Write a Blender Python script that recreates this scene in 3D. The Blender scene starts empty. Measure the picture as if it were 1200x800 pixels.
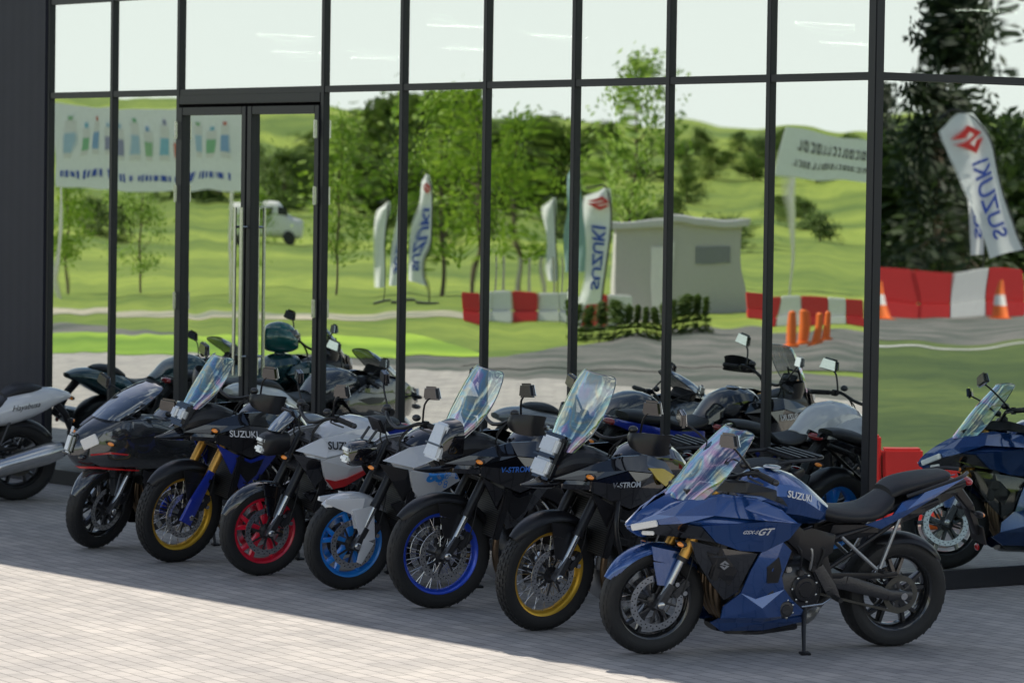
import bpy,bmesh,math,random
import numpy as np
from mathutils import Vector,Matrix
random.seed(7); rng=random.Random(11)
D=math.radians
sc=bpy.context.scene; COL=sc.collection
sc.view_settings.view_transform='Standard'; sc.view_settings.look='None'; sc.view_settings.exposure=0
# ------------------------------------------------------------ materials
def newmat(name):
    m=bpy.data.materials.new(name); m.use_nodes=True
    return m,m.node_tree,m.node_tree.nodes['Principled BSDF']
def mat(name,col,rough=.5,metal=0.,coat=0.,var=.12,scale=18.,bump=0.,bscale=60.,trans=0.,emis=0.):
    m,nt,b=newmat(name); N=nt.nodes; L=nt.links
    tc=N.new('ShaderNodeTexCoord'); nz=N.new('ShaderNodeTexNoise'); nz.inputs['Scale'].default_value=scale; nz.inputs['Detail'].default_value=4
    L.new(tc.outputs['Object'],nz.inputs['Vector'])
    mx=N.new('ShaderNodeMix'); mx.data_type='RGBA'
    mx.inputs[6].default_value=(*[c*(1-var) for c in col],1); mx.inputs[7].default_value=(*[min(1,c*(1+var)) for c in col],1)
    L.new(nz.outputs['Fac'],mx.inputs[0]); L.new(mx.outputs[2],b.inputs['Base Color'])
    mr=N.new('ShaderNodeMapRange'); mr.inputs['To Min'].default_value=max(0.02,rough*.8); mr.inputs['To Max'].default_value=min(1,rough*1.2)
    L.new(nz.outputs['Fac'],mr.inputs['Value']); L.new(mr.outputs[0],b.inputs['Roughness'])
    b.inputs['Metallic'].default_value=metal; b.inputs['Coat Weight'].default_value=coat; b.inputs['Coat Roughness'].default_value=.03; b.inputs['Coat IOR'].default_value=1.8
    if emis: b.inputs['Emission Color'].default_value=(*col,1); b.inputs['Emission Strength'].default_value=emis
    if bump:
        n2=N.new('ShaderNodeTexNoise'); n2.inputs['Scale'].default_value=bscale; n2.inputs['Detail'].default_value=3; L.new(tc.outputs['Object'],n2.inputs['Vector'])
        bp=N.new('ShaderNodeBump'); bp.inputs['Strength'].default_value=bump; bp.inputs['Distance'].default_value=.01
        L.new(n2.outputs['Fac'],bp.inputs['Height']); L.new(bp.outputs[0],b.inputs['Normal'])
    return m
rubber=mat('rubber',(.020,.020,.021),.6,bump=.3,bscale=140)
blackplastic=mat('black_plastic',(.016,.016,.019),.32,bump=.06,bscale=200)
blackgloss=mat('black_paint',(.007,.007,.010),.10,coat=1.,var=.05)
bluepaint=mat('blue_metallic_paint',(.018,.085,.31),.20,metal=.6,coat=1.,var=.12,scale=6)
deepblue=mat('deep_blue_paint',(.02,.05,.48),.3,metal=.2,coat=.8)
royalrim=mat('royal_blue_anodised',(.02,.09,.75),.3,metal=.4,coat=.4)
cyanrim=mat('azure_rim_paint',(.02,.30,.90),.3,metal=.1,coat=.5)
redrim=mat('red_rim_paint',(.85,.012,.05),.3,metal=.1,coat=.5)
goldrim=mat('gold_anodised',(.85,.50,.05),.32,metal=.6)
goldfork=mat('gold_fork',(.85,.45,.10),.3,metal=.7)
blackrim=mat('black_rim_paint',(.016,.016,.017),.22,coat=.8)
whitepaint=mat('white_paint',(.80,.81,.84),.22,coat=1.,var=.03)
greypaint=mat('dark_grey_metallic_paint',(.075,.08,.088),.2,metal=.6,coat=1.)
silverpaint=mat('silver_paint',(.36,.37,.39),.3,metal=.5,coat=.8)
redpaint=mat('red_paint',(.65,.01,.015),.3,coat=.6)
yellowpaint=mat('yellow_paint',(.80,.55,.02),.35,coat=.4)
tealpaint=mat('teal_paint',(.015,.075,.085),.25,coat=1.,metal=.3)
helmetgreen=mat('helmet_green_paint',(.01,.15,.14),.2,coat=1.)
steel=mat('brushed_steel',(.66,.66,.66),.22,metal=1.,scale=60)
alu=mat('cast_aluminium',(.42,.42,.42),.38,metal=.9,bump=.15,bscale=90)
dkalu=mat('dark_cast_metal',(.085,.085,.09),.33,metal=.75,bump=.2,bscale=90)
titan=mat('heat_tinted_header',(.24,.17,.11),.35,metal=.9,scale=12,var=.4)
seatmat=mat('seat_vinyl',(.018,.018,.021),.42,bump=.25,bscale=160)
amber=mat('amber_lens',(.9,.28,.02),.15,coat=1.,emis=.15)
redlens=mat('red_lens',(.5,.01,.01),.12,coat=1.)
lens=mat('headlight_lens',(.88,.91,.94),.06,metal=.2,coat=1.,var=.12,scale=60)
mirrorglass=mat('mirror_glass',(.75,.78,.8),.03,metal=1.,var=.02)
chainm=mat('chain_steel',(.16,.15,.13),.5,metal=.8,bump=.8,bscale=220)
whitedecal=mat('white_lettering',(.82,.82,.84),.4,var=.03)
blackdecal=mat('black_lettering',(.012,.012,.015),.4,var=.03)
bluedecal=mat('blue_lettering',(.03,.16,.60),.4,var=.03)
def finmat():
    m,nt,b=newmat('radiator_fins'); N=nt.nodes; L=nt.links
    tc=N.new('ShaderNodeTexCoord'); w=N.new('ShaderNodeTexWave'); w.bands_direction='Z'; w.inputs['Scale'].default_value=26
    L.new(tc.outputs['Object'],w.inputs['Vector']); r=N.new('ShaderNodeValToRGB')
    r.color_ramp.elements[0].color=(.008,.008,.008,1); r.color_ramp.elements[1].color=(.07,.07,.07,1)
    L.new(w.outputs['Fac'],r.inputs[0]); L.new(r.outputs[0],b.inputs['Base Color']); b.inputs['Roughness'].default_value=.5; b.inputs['Metallic'].default_value=.4
    return m
fins=finmat()
def screenmat(name,tint,fac,irid):
    m,nt,b=newmat(name); N=nt.nodes; L=nt.links; N.remove(b)
    out=N['Material Output']; tr=N.new('ShaderNodeBsdfTransparent'); tr.inputs[0].default_value=(*tint,1)
    gl=N.new('ShaderNodeBsdfGlossy'); gl.inputs['Roughness'].default_value=.05
    tc=N.new('ShaderNodeTexCoord'); nz=N.new('ShaderNodeTexNoise'); nz.inputs['Scale'].default_value=4.6; nz.inputs['Detail'].default_value=1; nz.inputs['Distortion'].default_value=1.6
    L.new(tc.outputs['Object'],nz.inputs['Vector']); rp=N.new('ShaderNodeValToRGB'); e=rp.color_ramp.elements
    cs=[(.85,.95,1),(1,.66,.93),(.52,.86,1),(1,.95,.68),(.66,1,.88),(.92,.95,1)]
    if not irid: cs=[(.9,.93,.96)]*6
    e[0].position=.25; e[0].color=(*cs[0],1); e[1].position=.75; e[1].color=(*cs[5],1)
    for i in range(1,5):
        q=e.new(.25+.1*i); q.color=(*cs[i],1)
    L.new(nz.outputs['Fac'],rp.inputs[0]); L.new(rp.outputs[0],gl.inputs['Color'])
    bp=N.new('ShaderNodeBump'); bp.inputs['Strength'].default_value=.16; bp.inputs['Distance'].default_value=.03
    n2=N.new('ShaderNodeTexNoise'); n2.inputs['Scale'].default_value=6; L.new(tc.outputs['Object'],n2.inputs['Vector']); L.new(n2.outputs['Fac'],bp.inputs['Height']); L.new(bp.outputs[0],gl.inputs['Normal'])
    lw=N.new('ShaderNodeLayerWeight'); lw.inputs[0].default_value=.4
    mr=N.new('ShaderNodeMapRange'); mr.inputs['To Min'].default_value=fac; mr.inputs['To Max'].default_value=min(1,fac+.5)
    L.new(lw.outputs['Facing'],mr.inputs['Value'])
    mx=N.new('ShaderNodeMixShader'); L.new(mr.outputs[0],mx.inputs[0]); L.new(tr.outputs[0],mx.inputs[1]); L.new(gl.outputs[0],mx.inputs[2])
    L.new(mx.outputs[0],out.inputs[0]); return m
clearscreen=screenmat('clear_windshield',(.90,.94,.97),.42,True)
smokescreen=screenmat('smoked_windshield',(.30,.31,.33),.28,False)
# ------------------------------------------------------------ mesh builder
def cr(a,k):
    a=np.array(a,float); n=len(a); out=[]
    for i in range(n-1):
        p0=a[max(i-1,0)];p1=a[i];p2=a[i+1];p3=a[min(i+2,n-1)]
        for j in range(k):
            t=j/k
            out.append(.5*((2*p1)+(-p0+p2)*t+(2*p0-5*p1+4*p2-p3)*t*t+(-p0+3*p1-3*p2+p3)*t**3))
    out.append(a[-1]); return np.array(out)
def interp(tab):
    tab=sorted(tab); xs=[a for a,b in tab]; ys=[b for a,b in tab]
    return lambda x: float(np.interp(x,xs,ys))
def rnd(o,r=.02):
    out=[];n=len(o)
    for i in range(n):
        p=Vector(o[i]);a=Vector(o[i-1])-p;b=Vector(o[(i+1)%n])-p
        ra=min(r,a.length*.4);rb=min(r,b.length*.4)
        A=p+a.normalized()*ra;B=p+b.normalized()*rb
        for t in (0,.5,1):
            q=A*(1-t)**2+p*2*t*(1-t)+B*t*t; out.append((q.x,q.y))
    return out
_tc={}
def textmesh(s,size=1.,shear=0.,bold=0.):
    k=(s,size,shear,bold)
    if k in _tc: return _tc[k]
    cu=bpy.data.curves.new('t','FONT'); cu.body=s; cu.size=size; cu.shear=shear; cu.offset=bold; cu.align_x='CENTER'; cu.align_y='CENTER'; cu.resolution_u=3
    ob=bpy.data.objects.new('t',cu); COL.objects.link(ob)
    dg=bpy.context.evaluated_depsgraph_get(); dg.update()
    me=bpy.data.meshes.new_from_object(ob.evaluated_get(dg))
    r=([tuple(v.co) for v in me.vertices],[list(p.vertices) for p in me.polygons])
    bpy.data.objects.remove(ob); bpy.data.curves.remove(cu); bpy.data.meshes.remove(me)
    _tc[k]=r; return r
class MB:
    def __init__(s,xf=None): s.v=[];s.f=[];s.mi=[];s.mats=[];s.xf=xf
    def _m(s,m):
        if m not in s.mats: s.mats.append(m)
        return s.mats.index(m)
    def add(s,vs,fs,m):
        o=len(s.v); s.v+= [Vector(p) for p in vs]; k=s._m(m)
        for f in fs: s.f.append([i+o for i in f]); s.mi.append(k)
        return s
    def bm(s,bm,m,mx=None):
        bm.verts.index_update()
        s.add([(mx@v.co) if mx else v.co.copy() for v in bm.verts],[[v.index for v in f.verts] for f in bm.faces],m); bm.free(); return s
    def tube(s,pts,r,m,seg=10,k=1,flat=None):
        pts=np.array(pts,float); rs=np.array(r if hasattr(r,'__len__') else [r]*len(pts),float)
        if k>1: pts=cr(pts,k); rs=np.interp(np.linspace(0,len(rs)-1,len(pts)),range(len(rs)),rs)
        P=[Vector(p) for p in pts]; n=len(P); T=[]
        for i in range(n): T.append((P[min(i+1,n-1)]-P[max(i-1,0)]).normalized())
        u=T[0].orthogonal().normalized() if abs(T[0].y)>.9 else (Vector((0,1,0))-T[0]*T[0].y).normalized()
        vs=[];fs=[]
        for i in range(n):
            u=(u-T[i]*u.dot(T[i])).normalized(); w=T[i].cross(u)
            for j in range(seg):
                a=2*math.pi*j/seg; f=flat or (1,1)
                vs.append(P[i]+(u*math.cos(a)*f[0]+w*math.sin(a)*f[1])*rs[i])
        for i in range(n-1):
            for j in range(seg):
                a=i*seg+j;b=i*seg+(j+1)%seg; fs.append([a,b,b+seg,a+seg])
        fs.append(list(range(seg))[::-1]); fs.append([(n-1)*seg+j for j in range(seg)])
        return s.add(vs,fs,m)
    def rev(s,prof,c,m,seg=40,closed=False):
        vs=[];fs=[];n=len(prof)
        for i in range(seg):
            a=2*math.pi*i/seg
            for r,y in prof: vs.append((c[0]+r*math.cos(a),c[1]+y,c[2]+r*math.sin(a)))
        for i in range(seg):
            for j in range(n if closed else n-1):
                a=i*n+j;b=i*n+(j+1)%n;c2=((i+1)%seg)*n+(j+1)%n;d=((i+1)%seg)*n+j
                fs.append([a,b,c2,d])
        return s.add(vs,fs,m)
    def box(s,c,size,m,rot=None,bev=.004,taper=1.,tx=None):
        bm=bmesh.new(); bmesh.ops.create_cube(bm,size=1)
        for v in bm.verts:
            t=taper if v.co.z>0 else 1
            t2=t if tx is None else (tx if v.co.z>0 else 1)
            v.co=Vector((v.co.x*size[0]*t2,v.co.y*size[1]*t,v.co.z*size[2]))
        if bev: bmesh.ops.bevel(bm,geom=bm.edges[:],offset=min(bev,min(size)*.3),segments=2,affect='EDGES')
        mx=Matrix.Translation(c)
        if rot: mx=mx@Matrix.Rotation(rot[2],4,'Z')@Matrix.Rotation(rot[1],4,'Y')@Matrix.Rotation(rot[0],4,'X')
        return s.bm(bm,m,mx)
    def bar(s,p0,p1,w0,w1,t0,t1,m,side=(0,1,0)):
        p0=Vector(p0);p1=Vector(p1);d=(p1-p0).normalized();y=Vector(side);y=(y-d*y.dot(d)).normalized();w=d.cross(y)
        vs=[]
        for p,ww,tt in((p0,w0,t0),(p1,w1,t1)):
            e=.3
            for a,b in((-1,-1+e),(-1+e,-1),(1-e,-1),(1,-1+e),(1,1-e),(1-e,1),(-1+e,1),(-1,1-e)):
                vs.append(p+w*a*ww/2+y*b*tt/2)
        fs=[[j,(j+1)%8,(j+1)%8+8,j+8] for j in range(8)]+[list(range(8))[::-1],list(range(8,16))]
        return s.add(vs,fs,m)
    def path(s,pts,w,t,m):
        for i in range(len(pts)-1):
            s.bar(pts[i],pts[i+1],w[i],w[i+1],t,t,m)
        return s
    def ell(s,c,r,m,rot=None,seg=16):
        bm=bmesh.new(); bmesh.ops.create_uvsphere(bm,u_segments=seg,v_segments=max(8,seg*2//3),radius=1)
        mx=Matrix.Translation(c)
        if rot: mx=mx@Matrix.Rotation(rot[2],4,'Z')@Matrix.Rotation(rot[1],4,'Y')@Matrix.Rotation(rot[0],4,'X')
        return s.bm(bm,m,mx@Matrix.Diagonal((*r,1)))
    def loft(s,st,m,n=24,p=2.4,k=4,yc=0.):
        st=[tuple(q)+(.5,) if len(q)==4 else q for q in st]
        a=cr(st,k); vs=[];fs=[]
        for x,zb,zt,hw,zf in a:
            zm=zb+(zt-zb)*zf
            for j in range(n):
                t=2*math.pi*j/n;c=math.cos(t);si=math.sin(t)
                yy=hw*math.copysign(abs(c)**(2/p),c); zz=math.copysign(abs(si)**(2/p),si)
                vs.append((x,yc+yy,zm+(zz*(zt-zm) if si>0 else zz*(zm-zb))))
        N=len(a)
        for i in range(N-1):
            for j in range(n):
                q=i*n+j;r=i*n+(j+1)%n; fs.append([q,r,r+n,q+n])
        fs.append(list(range(n))); fs.append([(N-1)*n+j for j in range(n)])
        return s.add(vs,fs,m)
    def patch(s,G,m,thick=None):
        nr=len(G);nc=len(G[0]);vs=[Vector(p) for r in G for p in r];fs=[]
        for i in range(nr-1):
            for j in range(nc-1):
                a=i*nc+j; fs.append([a,a+1,a+nc+1,a+nc])
        if thick:
            off=Vector(thick);o=len(vs);vs+= [v+off for v in vs[:o]]
            fs+=[[q+o for q in f][::-1] for f in fs]
            bd=[i for i in range(nc)]+[i*nc+nc-1 for i in range(1,nr)]+[(nr-1)*nc+i for i in range(nc-2,-1,-1)]+[i*nc for i in range(nr-2,0,-1)]
            for i in range(len(bd)):
                a=bd[i];b=bd[(i+1)%len(bd)]; fs.append([a,b,b+o,a+o])
        return s.add(vs,fs,m)
    def shield(s,rows,m,nu=14,thick=None,k=4,p=2.2,zd=0.,rim=None):
        a=cr(rows,k);G=[]
        for x,z,hw,bk in a:
            G.append([(x-bk*abs(t)**p,hw*math.sin(t*math.pi/2*.92)/math.sin(math.pi/2*.92),z-zd*t*t) for t in np.linspace(-1,1,nu)])
        if rim:
            bd=[g[0] for g in G]+G[-1][1:]+[g[-1] for g in G[::-1]][1:]
            s.tube(bd,.0035,rim,6)
        return s.patch(G,m,thick)
    def fender(s,c,R,a0,a1,hw,m,skirt=.035,th=.005):
        G=[];n=16
        for i in range(n+1):
            f=i/n;a=D(a0+(a1-a0)*f); w=hw*(1-.55*abs(2*f-1)**4)
            G.append([(c[0]+(R-skirt*(1-math.cos(t*1.45)))*math.cos(a),w*math.sin(t*1.45),c[2]+(R-skirt*(1-math.cos(t*1.45)))*math.sin(a)) for t in np.linspace(-1,1,11)])
        G2=[[((p[0]-c[0])*.975+c[0],p[1]*.96,(p[2]-c[2])*.975+c[2]) for p in r] for r in G]
        s.patch(G,m); return s.patch(G2,m)
    def panel(s,o,w,m,thick=.02,grid=.05,lip=.006,off=0.,sides=(1,-1),r=.02):
        bm=bmesh.new(); vs=[bm.verts.new((x,0,z)) for x,z in (rnd(o,r) if r else o)]; bm.faces.new(vs)
        xs=[q[0] for q in o];zs=[q[1] for q in o]
        g=math.floor(min(xs)/grid)*grid+grid*.5
        while g<max(xs):
            bmesh.ops.bisect_plane(bm,geom=bm.verts[:]+bm.edges[:]+bm.faces[:],plane_co=(g,0,0),plane_no=(1,0,0)); g+=grid
        g=math.floor(min(zs)/grid)*grid+grid*.5
        while g<max(zs):
            bmesh.ops.bisect_plane(bm,geom=bm.verts[:]+bm.edges[:]+bm.faces[:],plane_co=(0,0,g),plane_no=(0,0,1)); g+=grid
        bmesh.ops.triangulate(bm,faces=bm.faces[:])
        bd=set()
        for e in bm.edges:
            if len(e.link_faces)==1: bd.add(e.verts[0]);bd.add(e.verts[1])
        for v in bm.verts: v.co.y=max(.004,w(v.co.x,v.co.z)+off-(lip if v in bd else 0))
        be=[e for e in bm.edges if len(e.link_faces)==1]
        ex=bmesh.ops.extrude_edge_only(bm,edges=be)
        for v in [g for g in ex['geom'] if isinstance(g,bmesh.types.BMVert)]: v.co.y=max(.002,v.co.y-thick)
        bm.verts.index_update(); V=[v.co.copy() for v in bm.verts]; F=[[v.index for v in f.verts] for f in bm.faces]; bm.free()
        for sd in sides: s.add([(v.x,v.y*sd,v.z) for v in V],F if sd>0 else [f[::-1] for f in F],m)
        return s
    def facet(s,P3,m,sides=(1,-1),th=.012):
        """flat-faceted plate from explicit 3d outline + one centre point (first)"""
        c=Vector(P3[0]); ring=[Vector(p) for p in P3[1:]]; k=len(ring)
        for sd in sides:
            vs=[c]+ring+[Vector((p.x,max(.002,p.y-th),p.z)) for p in ring]
            vs=[(v.x,v.y*sd,v.z) for v in vs]
            fs=[[0,1+i,1+(i+1)%k] for i in range(k)]+[[1+i,1+k+i,1+k+(i+1)%k,1+(i+1)%k] for i in range(k)]
            s.add(vs,fs,m)
        return s
    def decal(s,txt,size,x0,z0,w,m,ang=0.,shear=0.,bold=0.,off=.005,sx=1.):
        vs,fs=textmesh(txt,size,shear,bold); ca,sa=math.cos(ang),math.sin(ang); out=[]
        for u,v,_ in vs:
            u*=sx; uu=u*ca-v*sa; vv=u*sa+v*ca; x=x0-uu;z=z0+vv; out.append((x,w(x,z)+off,z))
        return s.add(out,fs,m)
    def build(s,name,parent=None,ang=38,label=None,kind=None):
        me=bpy.data.meshes.new(name)
        vs=[s.xf@v for v in s.v] if s.xf else s.v
        me.from_pydata([tuple(v) for v in vs],[],s.f)
        for m in s.mats: me.materials.append(m)
        me.polygons.foreach_set('material_index',s.mi)
        me.polygons.foreach_set('use_smooth',[True]*len(s.f)); me.update()
        b=bmesh.new(); b.from_mesh(me); bmesh.ops.recalc_face_normals(b,faces=b.faces[:]); b.to_mesh(me); b.free()
        me.set_sharp_from_angle(angle=D(ang))
        ob=bpy.data.objects.new(name,me); COL.objects.link(ob)
        if parent: ob.parent=parent
        if label: ob['label']=label
        if kind: ob['kind']=kind
        return ob
def empty(name,loc=(0,0,0),rot=(0,0,0),label=None,cat=None,group=None):
    e=bpy.data.objects.new(name,None); COL.objects.link(e); e.location=loc; e.rotation_euler=rot; e.empty_display_size=.1
    if label: e['label']=label
    if cat: e['category']=cat
    if group: e['group']=group
    return e
SA=[(-.5,.08),(0,.48),(.5,.08),(.2,.08),(0,.24),(-.16,.1)];SB=[(-.16,.1),(-.5,.08),(.16,-.1),(.5,-.08)]
def logoS(mb,size,x0,z0,w,m,off=.006):
    for q in (SA,SB,[(-x,-z) for x,z in SA]):
        vs=[]
        for x,z in q:
            X=x0-x*size;Z=z0+z*size; vs.append((X,w(X,Z)+off,Z))
        mb.add(vs,[list(range(len(vs)))],m)
# ------------------------------------------------------------ motorcycle parts
def wheel(root,x,R,tw,rr,rimm,style,disc,xf,knob=False,dside=(1,-1)):
    c=(x,0,R); h=R-rr
    hub=MB(xf); hub.rev([(.0,-.10),(.018,-.10),(.018,-.06),(.05,-.05),(.038,-.02),(.038,.02),(.05,.05),(.018,.06),(.018,.10),(0,.10)],c,dkalu,24)
    W=hub.build('wheel',root)
    t=MB(xf); half=[(rr-.012,.36*tw),(rr+.15*h,.47*tw),(rr+.45*h,.5*tw),(rr+.72*h,.46*tw),(rr+.88*h,.34*tw),(rr+.97*h,.17*tw),(R,.0)]
    prof=half+[(r,-y) for r,y in half[:-1][::-1]]; t.rev(prof,c,rubber,64)
    nb=44 if knob else 36
    for i in range(nb):
        a=2*math.pi*i/nb
        for y,da,dr in ((0,0,.0),(.22*tw,.07,-.05*h),(-.22*tw,.07,-.05*h),(.38*tw,0,-.17*h),(-.38*tw,0,-.17*h)):
            if not knob and y==0: continue
            r=R+dr+(.001 if knob else -.0015); aa=a+da
            L=.030 if knob else .034
            t.box((x+r*math.cos(aa),y,R+r*math.sin(aa)),(L,.014+(0 if knob else -.009),.006),rubber,rot=(0,-aa+math.pi/2,.5 if y>0 else -.5) if not knob else (0,-aa+math.pi/2,0),bev=0)
    t.build('tyre',W)
    r=MB(xf); rp=[(rr+.014,.37*tw),(rr-.002,.395*tw),(rr-.016,.35*tw),(rr-.034,.20*tw),(rr-.040,0),(rr-.034,-.20*tw),(rr-.016,-.35*tw),(rr-.002,-.395*tw),(rr+.014,-.37*tw),(rr-.002,-.2*tw),(rr-.004,.2*tw)]
    r.rev(rp,c,rimm,64,closed=True)
    if style=='wire':
        n=36
        for i in range(n):
            a=2*math.pi*i/n; sy=1 if i%2 else -1; b=a+(.32 if (i//2)%2 else -.32)
            r.tube([(x+.042*math.cos(b),sy*.045,R+.042*math.sin(b)),(x+(rr-.03)*math.cos(a),sy*.012,R+(rr-.03)*math.sin(a))],.0025,steel,6)
    else:
        n=5
        for i in range(n):
            a=2*math.pi*i/n+.3
            for da in (.17,-.17):
                m1=a+da*.5;m2=a+da*1.35
                p0=(x+.035*math.cos(a),0,R+.035*math.sin(a)); p1=(x+.10*math.cos(m1),0,R+.10*math.sin(m1)); p2=(x+(rr-.025)*math.cos(m2),0,R+(rr-.025)*math.sin(m2))
                r.bar(p0,p1,.034,.028,.07,.06,rimm); r.bar(p1,p2,.028,.024,.06,.045,rimm)
    r.build('rim',W)
    if disc:
        for sy in dside:
            d=MB(xf)
            y=sy*.066
            d.rev([(disc,y-.0025),(disc,y+.0025),(disc-.036,y+.0025),(disc-.036,y-.0025)],c,steel,48,closed=True)
            for i in range(8):
                a=2*math.pi*i/8
                d.bar((x+.045*math.cos(a),y-.004*sy,R+.045*math.sin(a)),(x+(disc-.03)*math.cos(a+.2),y,R+(disc-.03)*math.sin(a+.2)),.016,.012,.005,.004,dkalu)
            for i in range(24):
                a=2*math.pi*i/24
                for q in (.010,.024):
                    aa=a+q*8
                    d.box((x+(disc-q)*math.cos(aa),y+sy*.0027,R+(disc-q)*math.sin(aa)),(.007,.0012,.007),blackplastic,bev=0)
            d.build('brake_disc',W)
    return W
def mirror(root,xf,base,head,yaw,sy,size=(.022,.085,.05)):
    m=MB(xf); b=Vector((base[0],base[1]*sy,base[2])); h=Vector((head[0],head[1]*sy,head[2]))
    m.tube([b,b+(h-b)*.5+Vector((.02,0,.02)),h-Vector((0,.0,.02))],.0065,blackplastic,8,k=3)
    m.box(h,(size[0]*2,size[1]*2,size[2]*2),blackgloss,rot=(.12*sy,.1,yaw*sy),bev=.02,taper=.78,tx=.6)
    mr=m.build('mirror',root)
    g=MB(xf); g.box(h-Vector((size[0]*1.02,0,0)),(.004,size[1]*1.6,size[2]*1.6),mirrorglass,rot=(.12*sy,.1,yaw*sy),bev=.001,taper=.8,tx=1.); g.build('mirror_glass',mr)
def signal(root,xf,p,sy,fw=1):
    m=MB(xf); q=Vector((p[0],p[1]*sy,p[2]))
    m.tube([q,q+Vector((0,.05*sy,.0))],.008,blackplastic,8); m.ell(q+Vector((0,.08*sy,0)),(.022,.04,.018),blackplastic)
    t=m.build('turn_signal',root); a=MB(xf); a.ell(q+Vector((.010*fw,.082*sy,0)),(.018,.034,.014),amber); a.build('lens',t)
def make_bike(P,loc,heading,lean=8.):
    """local frame: +x forward, +y rider's left, front axle above the origin"""
    root=empty('motorcycle',(loc[0],loc[1],0.006),(0,0,0),P['label'],'motorcycle','motorcycles parked in a row by the glass wall')
    root.rotation_mode='QUATERNION'
    root.rotation_quaternion=(Matrix.Rotation(heading,3,'Z')@Matrix.Rotation(-D(lean),3,'X')).to_quaternion()
    wb=P['wb'];Rf=P['Rf'];Rr=P['Rr'];style=P['style']; adv=style=='adv'
    rk=D(P.get('rake',25)); dn=Vector((math.sin(rk),0,-math.cos(rk)))
    H=Vector((0,0,Rf))-dn*.70+Vector((-.035,0,0))
    S=Matrix.Translation(H)@Matrix.Rotation(D(P.get('steer',0)),4,-dn)@Matrix.Translation(-H)
    fx=lambda s,y=0,o=0: Vector((0,y,Rf))-dn*s+Vector((o,0,0))
    wheel(root,0,Rf,P.get('tf',.11),P['rrf'],P['rim'],P['spk'],P.get('disc',.155),S,P.get('knob',False))
    wheel(root,-wb,Rr,P.get('tr',.17),.225,P['rim'],P['spk'],.12,None,P.get('knob',False),dside=(-1,))
    fl=P['flen']; f=MB(S); up=P['fork']
    for sy in (1,-1):
        y=.105*sy
        f.tube([fx(.0,y),fx(.34,y)],.021,steel,14)
        f.tube([fx(.27,y),fx(.29,y),fx(fl,y)],[.031,.029,.029],up,16)
        f.tube([fx(.26,y),fx(.285,y)],.033,blackplastic,14)
        f.bar(fx(-.03,y),fx(.12,y,-.01),.055,.045,.05,.045,P.get('clampm',dkalu))
        f.ell(fx(0,y+.03*sy),(.022,.012,.022),steel)
    for s_ in (fl-.03,fl-.22):
        f.box(fx(s_,0,-.02),(.09,.27,.035),dkalu,rot=(0,rk,0),bev=.01)
    f.tube([fx(fl-.24,0,-.04),fx(fl,0,-.04)],.03,dkalu,14)
    F=f.build('fork',root)
    if P.get('guard'):
        for sy in (1,-1):
            g=MB(S); y=.125*sy
            g.bar(fx(-.04,y,.025),fx(.12,y,.025),.09,.085,.035,.03,P['guard']); g.bar(fx(.12,y,.025),fx(.34,y,.015),.085,.05,.03,.02,P['guard'])
            g.build('fork_guard',F)
    for sy in (1,-1):
        c=MB(S); y=.092*sy
        c.box((-.115,y,Rf+.085),(.055,.055,.12),P.get('calip',dkalu),rot=(0,-.75,0),bev=.01)
        for q in (-.025,.025): c.tube([(-.115+q,y,Rf+.085+q),(-.115+q,y+.031*sy,Rf+.085+q)],.013,steel,10)
        c.tube([(-.12,y+.03*sy,Rf+.05),(-.17,y+.02*sy,Rf+.22),(-.22,y*.6,Rf+.42)],.004,rubber,6,k=4)
        c.build('brake_caliper',root)
    fe=MB(S); fm=P['fenderm']
    fe.fender((0,0,Rf),Rf+.020+(.012 if adv else 0),P.get('fa0',20),P.get('fa1',150),.072 if not adv else .074,fm,.045)
    for sy in (1,-1):
        fe.bar((-.035,.08*sy,Rf+.22),(-.02,.092*sy,Rf+.10),.16,.07,.010,.012,fm,side=(0,1,0))
        fe.bar((-.05,.070*sy,Rf+.29),(-.035,.08*sy,Rf+.22),.22,.16,.02,.010,fm)
    if P.get('fbeak'):
        for sy in (1,-1):
            fe.bar((.20,.05*sy,Rf+.27),(-.03,.105*sy,Rf+.235),.025,.13,.02,.02,fm); fe.bar((-.03,.105*sy,Rf+.235),(-.075,.12*sy,Rf+.03),.15,.09,.02,.02,fm); fe.bar((-.075,.12*sy,Rf+.03),(-.02,.125*sy,Rf-.11),.09,.03,.02,.02,fm)
    fe.build('front_fender',root,ang=25)
    # engine
    e=MB()
    e.loft([(-.99,.32,.44,.06),(-.93,.24,.52,.14),(-.78,.20,.54,.165),(-.58,.19,.52,.165),(-.46,.22,.44,.13),(-.43,.27,.38,.08)],dkalu,p=3.2)
    e.box((-.50,0,.60),(.20,.32,.22),dkalu,rot=(0,-.28,0),bev=.015)
    for i in range(6): e.box((-.485+.0055*i-.01*i,0,.53+.028*i),(.225,.345,.008),dkalu,rot=(0,-.28,0),bev=0)
    e.box((-.555,0,.735),(.22,.33,.08),alu if style=='naked' else dkalu,rot=(0,-.28,0),bev=.02)
    e.box((-.70,0,.62),(.22,.26,.18),blackplastic,bev=.03)
    r_=random.Random(4)
    for sy in (1,-1):
        for i in range(7):
            x0=-.45-.07*i; e.tube([(x0,.14*sy,.72-.02*i),(x0-.05,(.175+.02*r_.random())*sy,.60),(x0-.02-.06*r_.random(),.165*sy,.44+.06*r_.random())],.0055+.004*r_.random(),(rubber,blackplastic,alu)[i%3],7,k=4)
        for i in range(6): e.box((-.50-.075*i,.165*sy,.47+.02*(i%2)),(.035,.03,.03),(alu,dkalu,blackplastic)[i%3],bev=.005)
        e.tube([(-.45,.12*sy,.29),(-.52,.175*sy,.27),(-.66,.18*sy,.24)],.011,alu,8,k=4)
    E=e.build('engine',root)
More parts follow.
